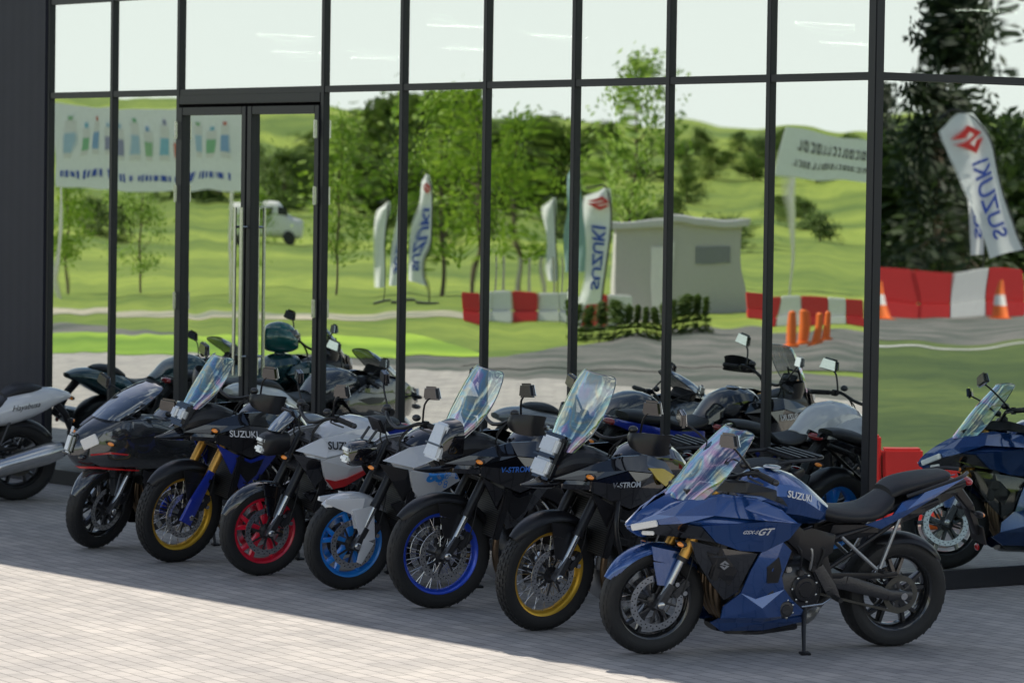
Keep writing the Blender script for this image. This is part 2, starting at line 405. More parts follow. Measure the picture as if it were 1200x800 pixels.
    for sy in (1,-1):
        for (cx,cz,r,mm) in ((-.585,.36,.088,P.get('cover',dkalu)),(-.83,.38,.075,blackplastic),(-.72,.27,.05,P.get('cover',dkalu))):
            cv=MB(); y=.163*sy
            cv.rev([(0,y+.034*sy),(r*.55,y+.034*sy),(r*.6,y+.028*sy),(r*.86,y+.026*sy),(r,y+.008*sy),(r*1.06,y+.006*sy),(r*1.06,y-.02*sy)],(cx,0,cz),mm,28)
            for i in range(7):
                a=2*math.pi*i/7; cv.ell((cx+r*1.0*math.cos(a),y+.012*sy,cz+r*1.0*math.sin(a)),(.008,.006,.008),steel,seg=6)
            cv.build('crankcase_cover',E)
    ra=MB(); ra.box((-.30,0,.60),(.035,.36,.30),fins,rot=(0,-.22,0),bev=.004)
    for sy in (1,-1): ra.box((-.30,.19*sy,.60),(.05,.03,.31),blackplastic,rot=(0,-.22,0),bev=.008)
    ra.box((-.325,0,.765),(.05,.38,.03),blackplastic,rot=(0,-.22,0)); ra.build('radiator',root)
    ex=MB(); hm=P.get('header',titan); np_=4 if style in('gt','busa') else 2
    for i in range(np_):
        y=(-.11+.22*i/(np_-1))
        ex.tube([(-.40,y,.58),(-.34,y,.50),(-.335,y*.95,.34),(-.40,y*.7,.205),(-.52,y*.45,.165),(-.70,y*.35,.165)],.020,hm,12,k=4)
    ex.tube([(-.66,0,.165),(-.78,-.02,.165),(-.95,-.05,.17),(-1.05,-.12,.2)],[.035,.05,.05,.035],hm if style!='gt' else alu,14,k=3)
    EX=ex.build('exhaust_pipe',root)
    sds=(1,-1) if style=='busa' else (-1,)
    for sy in sds:
        mu=MB()
        if style=='busa':
            mu.tube([(-.95,.10*sy,.22),(-1.1,.2*sy,.26),(-1.22,.24*sy,.31)],[.03,.03,.04],steel,14,k=3)
            mu.tube([(-1.18,.24*sy,.30),(-1.26,.245*sy,.315),(-1.62,.26*sy,.42),(-1.76,.265*sy,.46)],[.05,.078,.086,.062],P.get('muff',steel),20,k=2)
            mu.tube([(-1.755,.265*sy,.458),(-1.785,.266*sy,.466)],[.064,.05],blackplastic,16)
        elif adv:
            mu.tube([(-1.05,-.12,.2),(-1.15,-.2,.32),(-1.25,-.21,.42)],.028,steel,12,k=3)
            mu.tube([(-1.22,-.21,.40),(-1.30,-.22,.45),(-1.62,-.24,.60),(-1.68,-.24,.62)],[.04,.062,.062,.045],P.get('muff',blackplastic),18,k=2)
        else:
            mu.tube([(-1.02,-.1,.2),(-1.08,-.17,.24),(-1.16,-.2,.30),(-1.34,-.215,.40),(-1.37,-.216,.415)],[.04,.058,.06,.055,.04],P.get('muff',blackplastic),18,k=2)
        mu.build('muffler',EX)
    # frame
    fr=MB(); frm=P.get('framem',blackplastic)
    for sy in (1,-1):
        fr.path([(-.34,.07*sy,.86),(-.50,.155*sy,.80),(-.72,.17*sy,.70),(-.90,.155*sy,.56),(-.96,.15*sy,.40)],[.07,.11,.10,.11,.10],.035,frm)
        fr.tube([(-.90,.13*sy,.62),(-1.2,.12*sy,.70),(-1.65,.09*sy,.84+P.get('th',0))],.014,frm,10)
        fr.tube([(-.95,.13*sy,.46),(-1.15,.125*sy,.58),(-1.5,.10*sy,.80+P.get('th',0))],.013,frm,10)
    fr.tube([(-.36,0,.80),(-.34,0,.92)],.04,frm,14); fr.build('frame',root)
    sw=MB(); swm=P.get('swm',dkalu)
    for sy in (1,-1): sw.path([(-.93,.10*sy,.42),(-1.10,.125*sy,.40),(-wb+.1,.135*sy,Rr+.01),(-wb-.05,.13*sy,Rr)],[.08,.085,.06,.045],.032,swm)
    sw.box((-1.06,0,.41),(.08,.22,.07),swm,bev=.01)
    sw.tube([(-.98,0,.36),(-1.03,0,.62)],.032,blackplastic,12)
    sw.rev([(0,.15),(.02,.15),(.025,.13),(.03,-.13),(.02,-.15),(0,-.15)],(-wb,0,Rr),steel,16)
    SW=sw.build('swingarm',root)
    hg=MB(); hg.fender((-wb,0,Rr),Rr+.02,62,148,P.get('tr',.18)*.55,blackplastic,.05); hg.build('rear_hugger',SW)
    ch=MB(); ch.rev([(.105,.094),(.105,.10),(.075,.10),(.075,.094)],(-wb,0,Rr),chainm,40,closed=True)
    for i in range(5):
        a=2*math.pi*i/5; ch.bar((-wb+.03*math.cos(a),.097,Rr+.03*math.sin(a)),(-wb+.08*math.cos(a),.097,Rr+.08*math.sin(a)),.02,.02,.006,.006,dkalu)
    ch.bar((-.90,.097,.415),(-wb,.097,Rr+.105),.014,.014,.012,.012,chainm); ch.bar((-.90,.097,.345),(-wb,.097,Rr-.105),.014,.014,.012,.012,chainm)
    ch.path([(-1.0,.13,.44),(-1.25,.135,.435),(-wb+.05,.13,Rr+.125)],[.03,.035,.02],.012,blackplastic)
    ch.build('drive_chain',root)
    for sy in (1,-1):
        fp=MB()
        fp.path([(-.90,.175*sy,.50),(-.98,.185*sy,.38),(-1.03,.185*sy,.32)],[.06,.07,.03],.014,P.get('pegm',dkalu))
        fp.tube([(-1.0,.18*sy,.335),(-1.0,.28*sy,.335)],.014,rubber,10)
        fp.tube([(-.99,.19*sy,.33),(-.93,.20*sy,.30),(-.80,.21*sy,.29)],.006,steel,8); fp.build('footrest',root)
        fp=MB(); bk=P.get('bracket',dkalu)
        fp.tube([(-1.04,.15*sy,.66),(-1.27,.18*sy,.47)],.011,bk,8); fp.tube([(-1.40,.13*sy,.76),(-1.27,.18*sy,.47)],.011,bk,8)
        fp.tube([(-1.27,.18*sy,.475),(-1.27,.26*sy,.48)],.012,rubber,8); fp.build('passenger_footrest',root)
    ss=MB(); gz=.285*math.tan(D(lean))+.012
    ss.tube([(-.86,.13,.27),(-.83,.20,.16),(-.80,.285,gz)],[.016,.013,.011],P.get('standm',blackplastic),10); ss.box((-.80,.295,gz),(.06,.04,.012),blackplastic,bev=.003,rot=(-.1,0,0)); ss.build('side_stand',root)
    # handlebar
    bx,bz,bw=P['bar']; hb=MB(S)
    for sy in (1,-1):
        hb.tube([(bx+.06,0,bz-.05),(bx+.05,.10*sy,bz-.035),(bx+.02,.22*sy,bz+.01),(bx-.03,(bw-.13)*sy,bz+.005),(bx-.06,bw*sy,bz-.01)],.012,blackplastic,10,k=3)
        hb.box((bx-.018,(bw-.16)*sy,bz+.008),(.05,.05,.045),blackplastic,bev=.01)
        hb.ell((bx+.03,(bw-.2)*sy,bz+.045),(.028,.028,.022),dkalu,seg=12)
        hb.tube([(bx+.02,.18*sy,bz+.0),(bx+.08,.10*sy,bz-.10),(bx+.02,.04*sy,bz-.28)],.005,rubber,6,k=4)
        hb.tube([(bx+.03,.16*sy,bz+.0),(bx+.10,.13*sy,bz-.14),(bx-.02,.08*sy,bz-.30)],.005,rubber,6,k=4)
    HB=hb.build('handlebar',root)
    for sy in (1,-1):
        g=MB(S); g.tube([(bx-.032,(bw-.125)*sy,bz+.004),(bx-.06,bw*sy,bz-.01)],.018,rubber,12); g.ell((bx-.062,(bw+.012)*sy,bz-.01),(.018,.018,.018),dkalu,seg=10); g.build('grip',HB)
        l=MB(S); l.tube([(bx+.0,(bw-.17)*sy,bz+.0),(bx+.035,(bw-.13)*sy,bz-.01),(bx+.01,(bw-.0)*sy,bz-.02)],.006,dkalu,8,k=3); l.build('lever',HB)
        mh=P.get('mir',(.02,-.02,.19)); mirror(HB,S,(bx+.0,bw-.17,bz+.02),(bx+mh[0],bw+mh[1],bz+mh[2]),.25,sy,P.get('mirs',(.020,.075,.042)))
        if P.get('hguard'):
            hgd=MB(S); path=cr([(bx-.06,bw+.025),(bx+.02,bw+.02),(bx+.085,bw-.06),(bx+.09,bw-.15),(bx+.04,bw-.22)],3); G=[]
            for zf in (-1,-.5,0,.5,1):
                G.append([(px+.012*(1-zf*zf),py*sy,bz+.0+zf*(.028+.035*math.sin(math.pi*min(1,(i+3)/len(path))))) for i,(px,py) in enumerate(path)])
            hgd.patch(G,P.get('hgm',blackplastic),(-.008,0,0)); hgd.build('hand_guard',HB)
    globals()['body_'+style](root,P,S)
    return root
def tanky(st,p=2.4):
    st=[tuple(q)+(.5,) if len(q)==4 else q for q in st]; a=np.array(sorted(st))
    def w(x,z):
        zb,zt,hw,zf=[np.interp(x,a[:,0],a[:,i]) for i in (1,2,3,4)]
        zm=zb+(zt-zb)*zf; t=(z-zm)/((zt-zm) if z>zm else (zm-zb)); t=min(.97,abs(t)); return float(hw*(1-t**p)**(1/p))
    return w
def tail_bits(root,x,z,plate=True):
    t=MB(); t.ell((x+.01,0,z),(.03,.07,.025),redlens); t.build('tail_light',root)
    p=MB(); p.path([(x+.08,0,z-.03),(x-.02,0,z-.14),(x-.09,0,z-.30)],[.06,.05,.03],.07,blackplastic)
    p.box((x-.095,0,z-.30),(.012,.17,.11),blackplastic,rot=(0,.3,0)); p.ell((x-.10,0,z-.38),(.008,.03,.02),redlens,seg=8)
    p.build('plate_bracket',root)
    for sy in (1,-1): signal(root,None,(x-.035,.03,z-.17),sy,-1)
# ---- sport tourer
def body_gt(root,P,S):
    A=interp([(.19,.008),(.12,.045),(.06,.09),(-.02,.14),(-.15,.20),(-.3,.24),(-.45,.258),(-.6,.245),(-.8,.21),(-1.0,.18)])
    Bz=interp([(.1,.50),(.2,.68),(.4,.83),(.6,.86),(.68,.90),(.775,1.08),(.785,1.06),(.86,.80),(.95,.66),(1.05,.6)])
    w=lambda x,z:A(x)*Bz(z); m=P['main']; m2=P.get('second',blackgloss)
    f=MB(); wy=lambda x,z,o=0.: (x,w(x,z)+o,z)
    # base skins
    f.panel([(.12,.71),(.06,.79),(-.02,.85),(-.14,.895),(-.30,.915),(-.50,.89),(-.64,.83),(-.70,.765),(-.64,.68),(-.54,.625),(-.42,.625),(-.30,.65),(-.17,.68),(-.06,.705),(.03,.69)],w,m,off=.0,r=.005)
    # faceted blades (planes meet in hard creases)
    f.facet([wy(-.02,.80,.030),wy(.185,.715,.008),wy(.06,.795,.012),wy(-.10,.88,.008),wy(-.26,.905,.012),wy(-.22,.815,.036),wy(-.06,.765,.032)],m)
    f.facet([wy(-.40,.85,.022),wy(-.26,.905,.012),wy(-.48,.885,.012),wy(-.63,.83,.012),wy(-.72,.765,.018),wy(-.50,.795,.040),wy(-.22,.815,.036)],m)
    f.facet([wy(-.50,.73,.022),wy(-.16,.755,.018),wy(-.50,.790,.040),wy(-.74,.765,.022),wy(-.69,.67,.012),wy(-.54,.605,.010),wy(-.40,.615,.010),wy(-.26,.66,.008)],m)
    f.facet([wy(-.02,.725,.012),wy(.175,.708,.004),wy(-.06,.762,.022),wy(-.155,.752,.018),wy(-.255,.66,.006),wy(-.16,.672,.002),wy(.03,.682,.002)],blackgloss)
    # black inset cheek
    f.facet([wy(-.35,.53,.004),wy(-.13,.66,-.012),wy(-.30,.625,-.004),wy(-.51,.592,-.006),wy(-.46,.49,-.010),wy(-.42,.38,-.02),wy(-.35,.33,-.02),wy(-.26,.43,-.02),wy(-.17,.56,-.02)],m2)
    f.panel([(-.22,.60),(-.33,.575),(-.40,.50),(-.36,.42),(-.29,.47)],w,blackplastic,off=.008,thick=.016,r=.004)
    # lower blue cowl, three planes
    f.facet([wy(-.60,.50,.020),wy(-.525,.600,.006),wy(-.655,.655,.010),wy(-.72,.60,.006),wy(-.675,.46,.002),wy(-.70,.38,.0),wy(-.52,.34,.006),wy(-.43,.37,.0),wy(-.475,.50,.0)],m)
    f.facet([wy(-.56,.29,.034),wy(-.43,.375,.002),wy(-.52,.34,.012),wy(-.70,.385,.004),wy(-.76,.32,.004),wy(-.87,.235,.004),wy(-.60,.235,.040),wy(-.33,.235,.020),wy(-.34,.30,.006)],m)
    f.facet([wy(-.58,.20,.012),wy(-.33,.235,.020),wy(-.60,.235,.040),wy(-.87,.235,.006),wy(-.86,.185,.0),wy(-.62,.145,-.006),wy(-.36,.15,-.004),wy(-.28,.205,.004)],m)
    f.panel([(-.565,.52),(-.635,.575),(-.66,.50),(-.645,.43),(-.575,.43)],w,blackplastic,off=.020,lip=.001,thick=.01,r=.004)
    f.panel([(-.24,.935),(-.34,.925),(-.52,.905),(-.68,.845),(-.62,.93),(-.42,.985),(-.30,.99)],w,blackplastic,off=.006,r=.006)
    # nose
    f.shield([(.11,.655,.025,.03),(.155,.68,.035,.05),(.185,.714,.045,.07),(.13,.78,.07,.10),(.03,.845,.105,.12),(-.07,.895,.14,.12)],m,thick=(-.012,0,0),p=1.,nu=9,k=2)
    f.loft([(-.04,.70,.84,.10),(-.15,.66,.90,.16),(-.35,.62,.91,.17),(-.5,.66,.88,.15)],blackplastic)
    Fr=f.build('fairing',root,ang=9)
    l=MB(); l.decal('GSX-S',.030,-.42,.728,w,whitedecal,shear=.35,bold=.0005,off=.032,sx=1.05); l.decal('GT',.056,-.505,.728,w,whitedecal,shear=.35,bold=.0015,off=.033,sx=1.15)
    logoS(l,.055,-.315,.535,w,silverpaint,.013)
    l.build('lettering',Fr)
    for sy in (1,-1):
        h=MB(); h.box((.112,.080*sy,.732),(.150,.016,.036),lens,rot=(0,.30,-.72*sy),bev=.004); h.build('headlight',root)
        h=MB(); h.box((.085,.075*sy,.688),(.07,.012,.022),lens,rot=(0,.1,-.72*sy),bev=.004); h.build('position_light',root)
        signal(root,None,(-.06,.13,.655),sy)
    ws=MB(); ws.shield([(-.05,.875,.165,.13),(-.12,.96,.185,.14),(-.21,1.07,.185,.14),(-.31,1.175,.165,.12),(-.365,1.23,.14,.10),(-.38,1.247,.10,.06)],clearscreen,rim=smokescreen); ws.build('windshield',root)
    d=MB(); d.box((-.24,0,1.0),(.02,.15,.09),blackplastic,rot=(0,.6,0),bev=.01); d.box((-.16,0,.93),(.12,.24,.03),blackplastic,rot=(0,.3,0)); d.build('instrument_panel',root)
    st=[(-.42,.76,.89,.10,.5),(-.50,.74,.98,.15,.5),(-.62,.72,1.02,.18,.6),(-.78,.71,.985,.175,.6),(-.92,.71,.885,.125,.5),(-1.0,.72,.815,.08,.5)]
    t=MB(); t.loft(st,m,p=2.2,n=12,k=2); T=t.build('fuel_tank',root,ang=24); tw=tanky(st,2.2)
    l=MB(); l.decal('SUZUKI',.050,-.76,.895,tw,whitedecal,ang=-.22,bold=.001,off=.008); l.build('lettering',T)
    cap=MB(); cap.ell((-.66,0,1.025),(.05,.05,.008),steel); cap.build('filler_cap',T)
    s=MB(); s.loft([(-.90,.77,.84,.06),(-.98,.73,.815,.12),(-1.12,.72,.80,.155),(-1.25,.73,.815,.16),(-1.33,.76,.865,.145),(-1.36,.79,.895,.13)],seatmat)
    s.loft([(-1.35,.835,.91,.11),(-1.42,.87,.95,.135),(-1.56,.905,.98,.13),(-1.70,.935,.995,.09),(-1.74,.955,.985,.05)],seatmat); s.build('seat',root)
    tl=MB(); wt=lambda x,z:interp([(-1.0,.15),(-1.25,.165),(-1.5,.14),(-1.75,.085),(-1.9,.04)])(x)*interp([(.6,.8),(.8,1),(1,.85)])(z)
    ty=lambda x,z,o=0.: (x,wt(x,z)+o,z)
    tl.facet([ty(-1.42,.81,.022),ty(-1.18,.725),ty(-1.33,.755,.004),ty(-1.40,.845,.0),ty(-1.55,.895,.0),ty(-1.82,.955,.0),ty(-1.62,.865,.004),ty(-1.42,.77,.008),ty(-1.28,.70,.004)],m)
    tl.panel([(-1.0,.72),(-1.20,.72),(-1.28,.695),(-1.42,.765),(-1.62,.855),(-1.82,.94),(-1.88,.93),(-1.80,.87),(-1.5,.75),(-1.2,.65),(-.98,.61)],wt,blackplastic,off=-.015,r=.006)
    tl.loft([(-1.3,.74,.82,.12),(-1.6,.84,.90,.10),(-1.86,.91,.95,.045)],blackplastic)
    tl.build('tail_fairing',root,ang=12)
    for sy in (1,-1):
        q=MB(); q.tube([(-1.42,.15*sy,.88),(-1.55,.165*sy,.925),(-1.75,.13*sy,.975),(-1.84,.05*sy,.985)],.011,blackplastic,8,k=3); q.build('grab_handle',root)
        sc_=MB(); sc_.panel([(-.72,.69),(-.84,.72),(-.99,.68),(-.98,.58),(-.88,.52),(-.78,.57)],lambda x,z:.185,blackplastic,sides=(sy,),r=.006); sc_.build('side_cover',root)
    bp=MB(); bp.panel([(-.36,.155),(-.82,.19),(-.84,.14),(-.6,.115),(-.4,.125)],lambda x,z:.12,P.get('belly',blackplastic)); bp.loft([(-.36,.13,.16,.08),(-.5,.115,.15,.12),(-.82,.14,.18,.12)],blackplastic); bp.build('belly_pan',root)
    tail_bits(root,-1.87,.93)
# ---- adventure
def body_adv(root,P,S):
    h=P.get('h',0.); A=interp([(.25,.02),(.12,.07),(0,.12),(-.12,.165),(-.3,.215),(-.45,.235),(-.6,.215),(-.8,.18),(-1,.15)])
    Bz=interp([(.4,.72),(.6,.82),(.75,.92),(.875,1.06),(.895,1.03),(1.0,.85),(1.1,.7)])
    w=lambda x,z:A(x)*Bz(z-h); m=P['main']; m2=P['second']; o=lambda L:[(x,z+h) for x,z in L]
    f=MB(); wy=lambda x,z,o_=0.: (x,w(x,z+h)+o_,z+h)
    f.panel(o([(.06,.85),(.0,.90),(-.06,.945),(-.16,.985),(-.30,1.02),(-.48,1.03),(-.60,.99),(-.64,.92),(-.58,.86),(-.50,.79),(-.40,.75),(-.27,.79),(-.14,.845),(.0,.845)]),w,m,off=.0,r=.005)
    f.facet([wy(-.20,.955,.026),wy(.08,.90,.004),wy(-.06,.955,.006),wy(-.16,.995,.008),wy(-.32,1.035,.008),wy(-.34,.965,.034),wy(-.12,.905,.030)],m)
    f.facet([wy(-.48,.995,.020),wy(-.32,1.035,.008),wy(-.50,1.04,.008),wy(-.64,.995,.008),wy(-.69,.93,.010),wy(-.50,.95,.036),wy(-.34,.965,.034)],m)
    f.facet([wy(-.42,.87,.018),wy(-.12,.90,.024),wy(-.34,.960,.034),wy(-.50,.945,.036),wy(-.68,.925,.012),wy(-.60,.85,.008),wy(-.50,.775,.006),wy(-.40,.735,.004),wy(-.26,.785,.002),wy(-.13,.84,.002)],m)
    f.facet([wy(-.44,.68,.006),wy(-.15,.825,-.010),wy(-.27,.765,-.004),wy(-.40,.72,.0),wy(-.50,.76,.0),wy(-.61,.84,-.002),wy(-.61,.74,-.01),wy(-.52,.62,-.012),wy(-.44,.52,-.02),wy(-.37,.50,-.02),wy(-.30,.60,-.016),wy(-.22,.72,-.012)],m2)
    f.panel(o([(-.29,.74),(-.40,.70),(-.50,.73),(-.46,.62),(-.40,.56),(-.33,.64)]),w,blackplastic,off=.010,thick=.012,r=.004)
    f.loft([(.235,.848+h,.858+h,.006),(.17,.833+h,.876+h,.026),(.08,.822+h,.91+h,.055),(-.02,.825+h,.94+h,.09),(-.12,.84+h,.96+h,.13)],P.get('beakm',m),p=1.4,n=16,k=2)
    f.loft([(.05,.86+h,.98+h,.07),(-.05,.84+h,1.06+h,.11),(-.2,.82+h,1.07+h,.14),(-.4,.78+h,1.0+h,.14)],blackplastic)
    F=f.build('fairing',root,ang=10)
    if P.get('stripe'):
        q=MB(); q.panel(o([(-.48,.975),(-.60,.965),(-.68,.925),(-.60,.87),(-.54,.91)]),w,P['stripe'],off=.036,lip=.001,thick=.02,r=.004,sides=(1,)); q.build('stripe',F)
    l=MB()
    if P.get('txt'): l.decal(P['txt'],P.get('ts',.044),P.get('tx',-.32),P.get('tz',.885)+h,w,P['txtm'],ang=P.get('ta',.05),shear=P.get('tsh',.3),bold=.001,off=.032)
    if P.get('logo'): logoS(l,.075,-.50,.905+h,w,silverpaint,.034)
    if l.v: l.build('lettering',F)
    hl=MB()
    if P.get('lamp')=='stack':
        hl.box((.050,0,1.01+h),(.05,.18,.27),blackgloss,rot=(0,-.38,0),bev=.03)
        hl.box((.052,0,1.075+h),(.05,.15,.10),lens,rot=(0,-.38,0),bev=.018); hl.box((.098,0,.955+h),(.05,.15,.10),lens,rot=(0,-.38,0),bev=.018)
        hl.box((.092,0,1.015+h),(.04,.16,.012),blackgloss,rot=(0,-.38,0),bev=.003)
    elif P.get('lamp')=='tall':
        hl.loft([(.10,.93+h,1.03+h,.07),(.05,.90+h,1.12+h,.10),(-.03,.88+h,1.15+h,.12)],blackgloss,p=3)
        hl.box((.080,0,1.02+h),(.05,.165,.225),lens,rot=(0,-.30,0),bev=.022,taper=.8)
        hl.box((.104,0,1.0+h),(.020,.17,.012),blackgloss,rot=(0,-.3,0),bev=.002)
    else:
        hl.box((.04,0,1.0+h),(.06,.17,.16),blackgloss,rot=(0,-.4,0),bev=.03)
        for sy in (1,-1): hl.box((.062,.040*sy,1.01+h),(.05,.062,.075),lens,rot=(0,-.4,0),bev=.012)
    hl.build('headlight',root)
    ws=MB(); k=P.get('wsh',1.); hw=P.get('wsw',1.)
    ws.shield([(.02,1.05+h,.095*hw,.05),(-.04,1.06+.10*k+h,.14*hw,.07),(-.10,1.06+.22*k+h,.15*hw,.08),(-.16,1.06+.33*k+h,.14*hw,.07),(-.19,1.06+.385*k+h,.12*hw,.06),(-.195,1.06+.395*k+h,.09*hw,.04)],P.get('wsm',clearscreen),rim=smokescreen); ws.build('windshield',root)
    d=MB(); d.box((-.14,0,1.13+h),(.02,.15,.10),blackplastic,rot=(0,.45,0),bev=.01)
    for sy in (1,-1): d.tube([(.0,.05*sy,1.0+h),(-.07,.06*sy,1.12+h),(-.11,.06*sy,1.22+h)],.007,blackplastic,8)
    d.tube([(-.10,-.06,1.20+h),(-.10,.06,1.20+h)],.008,blackplastic,8)
    d.build('instrument_panel',root)
    st=[(-.40,.80+h,.96+h,.09,.5),(-.50,.77+h,1.06+h,.14,.5),(-.64,.76+h,1.09+h,.165,.55),(-.80,.76+h,1.05+h,.155,.55),(-.92,.76+h,.93+h,.11,.5),(-.98,.77+h,.88+h,.09,.5)]
    t=MB(); t.loft(st,P.get('tankm',m),p=2.3,n=14,k=2); T=t.build('fuel_tank',root,ang=24)
    cp=MB(); cp.ell((-.66,0,1.09+h),(.05,.05,.008),steel); cp.build('filler_cap',T)
    s=MB(); s.loft([(-.88,.84+h,.92+h,.07),(-.97,.80+h,.885+h,.12),(-1.12,.79+h,.87+h,.15),(-1.26,.80+h,.885+h,.155),(-1.38,.83+h,.93+h,.14),(-1.58,.85+h,.95+h,.13),(-1.68,.88+h,.94+h,.08)],P.get('seatm',seatmat)); s.build('seat',root)
    tl=MB(); wt=lambda x,z:interp([(-1.0,.15),(-1.25,.155),(-1.5,.135),(-1.75,.09),(-1.9,.05)])(x)
    tl.panel(o([(-1.0,.80),(-1.25,.80),(-1.5,.85),(-1.78,.90),(-1.80,.86),(-1.5,.76),(-1.2,.70),(-.98,.64)]),wt,P.get('tailm',m2),r=.008)
    tl.loft([(-1.3,.76+h,.83+h,.11),(-1.6,.80+h,.87+h,.10),(-1.80,.85+h,.89+h,.05)],blackplastic); tl.build('tail_fairing',root)
    if P.get('rack',True):
        rk=MB(); zr=.955+h
        for sy in (1,-1):
            rk.tube([(-1.38,.17*sy,.87+h),(-1.50,.17*sy,zr),(-1.75,.15*sy,zr+.01),(-1.90,.09*sy,zr+.01),(-1.91,0,zr+.01)],.012,blackplastic,8,k=3)
        rk.box((-1.76,0,zr+.012),(.24,.24,.014),blackplastic,bev=.004)
        for i in range(4): rk.box((-1.68-.055*i,0,zr+.024),(.025,.30,.012),blackplastic,bev=.003)
        rk.build('luggage_rack',root)
    if P.get('crash'):
        for sy in (1,-1):
            cb=MB()
            cb.tube([(-.40,.10*sy,.84),(-.30,.22*sy,.76),(-.27,.27*sy,.62),(-.34,.27*sy,.45),(-.50,.20*sy,.30),(-.62,.12*sy,.22)],.014,P.get('cbm',blackplastic),10,k=4)
            cb.tube([(-.29,.255*sy,.68),(-.50,.26*sy,.62),(-.66,.19*sy,.60)],.013,P.get('cbm',blackplastic),10,k=3)
            cb.build('engine_guard',root)
    sk=MB(); sk.loft([(-.36,.30,.34,.08),(-.38,.2,.3,.11),(-.46,.15,.2,.12),(-.8,.14,.17,.12)],P.get('skid',alu)); sk.build('skid_plate',root)
    for sy in (1,-1): signal(root,None,(-.10,.13,.93+h),sy)
    tail_bits(root,-1.80,.87+h)
# ---- naked
def body_naked(root,P,S):
    A=interp([(.1,.05),(0,.10),(-.15,.18),(-.3,.225),(-.45,.235),(-.6,.215),(-.8,.18),(-1,.14)])
    Bz=interp([(.4,.72),(.6,.84),(.77,1.06),(.78,1.04),(.9,.84),(1.0,.70)])
    w=lambda x,z:A(x)*Bz(z); m=P['main']; m2=P['second']
    f=MB(); wy=lambda x,z,o=0.: (x,w(x,z)+o,z)
    f.panel([(-.16,.84),(-.30,.92),(-.46,.94),(-.60,.90),(-.72,.84),(-.68,.765),(-.58,.70),(-.48,.64),(-.38,.60),(-.30,.62),(-.26,.72),(-.20,.78)],w,m,off=-.004,r=.005)
    f.facet([wy(-.32,.88,.020),wy(-.11,.845,.006),wy(-.28,.93,.004),wy(-.46,.955,.004),wy(-.48,.855,.034),wy(-.28,.815,.030)],m)
    f.facet([wy(-.60,.90,.016),wy(-.46,.955,.004),wy(-.64,.93,.004),wy(-.80,.865,.004),wy(-.66,.825,.024),wy(-.48,.855,.034)],m)
    f.facet([wy(-.46,.745,.016),wy(-.26,.795,.020),wy(-.48,.848,.034),wy(-.66,.818,.024),wy(-.78,.84,.004),wy(-.72,.755,.004),wy(-.58,.68,.0),wy(-.46,.615,.0),wy(-.375,.595,.0),wy(-.31,.66,.004)],m)
    f.facet([wy(-.24,.74,.012),wy(-.09,.825,.0),wy(-.25,.80,.016),wy(-.30,.665,.0),wy(-.37,.59,-.01),wy(-.27,.59,-.014),wy(-.17,.72,-.004)],m2)
    f.panel([(-.26,.585),(-.36,.58),(-.50,.615),(-.60,.68),(-.60,.60),(-.48,.54),(-.38,.46),(-.28,.48),(-.20,.56)],w,m2,off=-.010,r=.006)
    F=f.build('radiator_shroud',root,ang=9)
    st=[(-.34,.82,.93,.09,.5),(-.44,.79,1.00,.14,.5),(-.60,.78,1.04,.165,.55),(-.76,.77,1.0,.155,.55),(-.88,.76,.90,.11,.5),(-.96,.77,.84,.08,.5)]
    t=MB(); t.loft(st,P.get('tankm',m),p=2.3,n=14,k=2); T=t.build('fuel_tank',root,ang=24)
    l=MB()
    if P.get('gfx'):
        l.decal('8S',.115,-.42,.765,w,cyanrim,shear=.25,bold=.005,off=.034,sx=1.15)
        for i in range(18):
            a=rng.random()*6.28; X=-.52+.13*math.cos(a)*rng.random(); Z=.755+.07*math.sin(a)*rng.random(); r0=.010+.012*rng.random(); nn=10
            vs=[]
            for j in range(nn):
                b=2*math.pi*j/nn
                for rr in (r0,r0*.55): vs.append((X+rr*math.cos(b),w(X+rr*math.cos(b),Z+rr*math.sin(b))+.0325,Z+rr*math.sin(b)))
            l.add(vs,[[2*j,2*j+1,(2*j+3)%(2*nn),(2*j+2)%(2*nn)] for j in range(nn)],cyanrim)
        l.build('graphic',F)
    else:
        l.decal('SUZUKI',.066,-.41,.885,w,P.get('txtm',blackdecal),ang=-.04,bold=.002,off=.037); l.build('lettering',F)
    if P.get('stripe'):
        q=MB(); q.panel([(-.30,.67),(-.375,.60),(-.46,.62),(-.58,.685),(-.72,.76),(-.60,.73),(-.46,.675),(-.38,.655)],w,P['stripe'],off=.022,lip=.001,thick=.014,r=.004,sides=(1,)); q.build('stripe',F)
    hl=MB(S)
    hl.loft([(.060,.81,.90,.045),(.03,.785,.93,.07),(-.05,.79,.95,.08),(-.12,.81,.94,.07)],P.get('lampm',m2),p=3)
    for zz,xx in ((.885,.044),(.828,.054)): hl.box((xx,0,zz),(.05,.10,.048),lens,rot=(0,-.25,0),bev=.014)
    Hd=hl.build('headlight',root)
    if P.get('fly'):
        ws=MB(S); ws.shield([(.0,.95,.07,.04),(-.04,1.0,.085,.05),(-.09,1.05,.075,.05),(-.11,1.07,.05,.03)],P.get('wsm',smokescreen),thick=(-.004,0,0)); ws.build('fly_screen',root)
    d=MB(S); d.box((-.14,0,1.04),(.02,.16,.10),blackplastic,rot=(0,.5,0),bev=.01)
    for sy in (1,-1): d.tube([(-.05,.05*sy,.92),(-.12,.055*sy,1.02)],.009,dkalu,8)
    d.build('instrument_panel',root)
    s=MB(); s.loft([(-.88,.80,.87,.07),(-.97,.75,.83,.12),(-1.12,.74,.81,.15),(-1.24,.76,.83,.145),(-1.32,.80,.90,.11),(-1.48,.84,.93,.11),(-1.60,.87,.93,.07)],seatmat); s.build('seat',root)
    tl=MB(); wt=lambda x,z:interp([(-1.0,.14),(-1.25,.145),(-1.5,.11),(-1.75,.06)])(x)
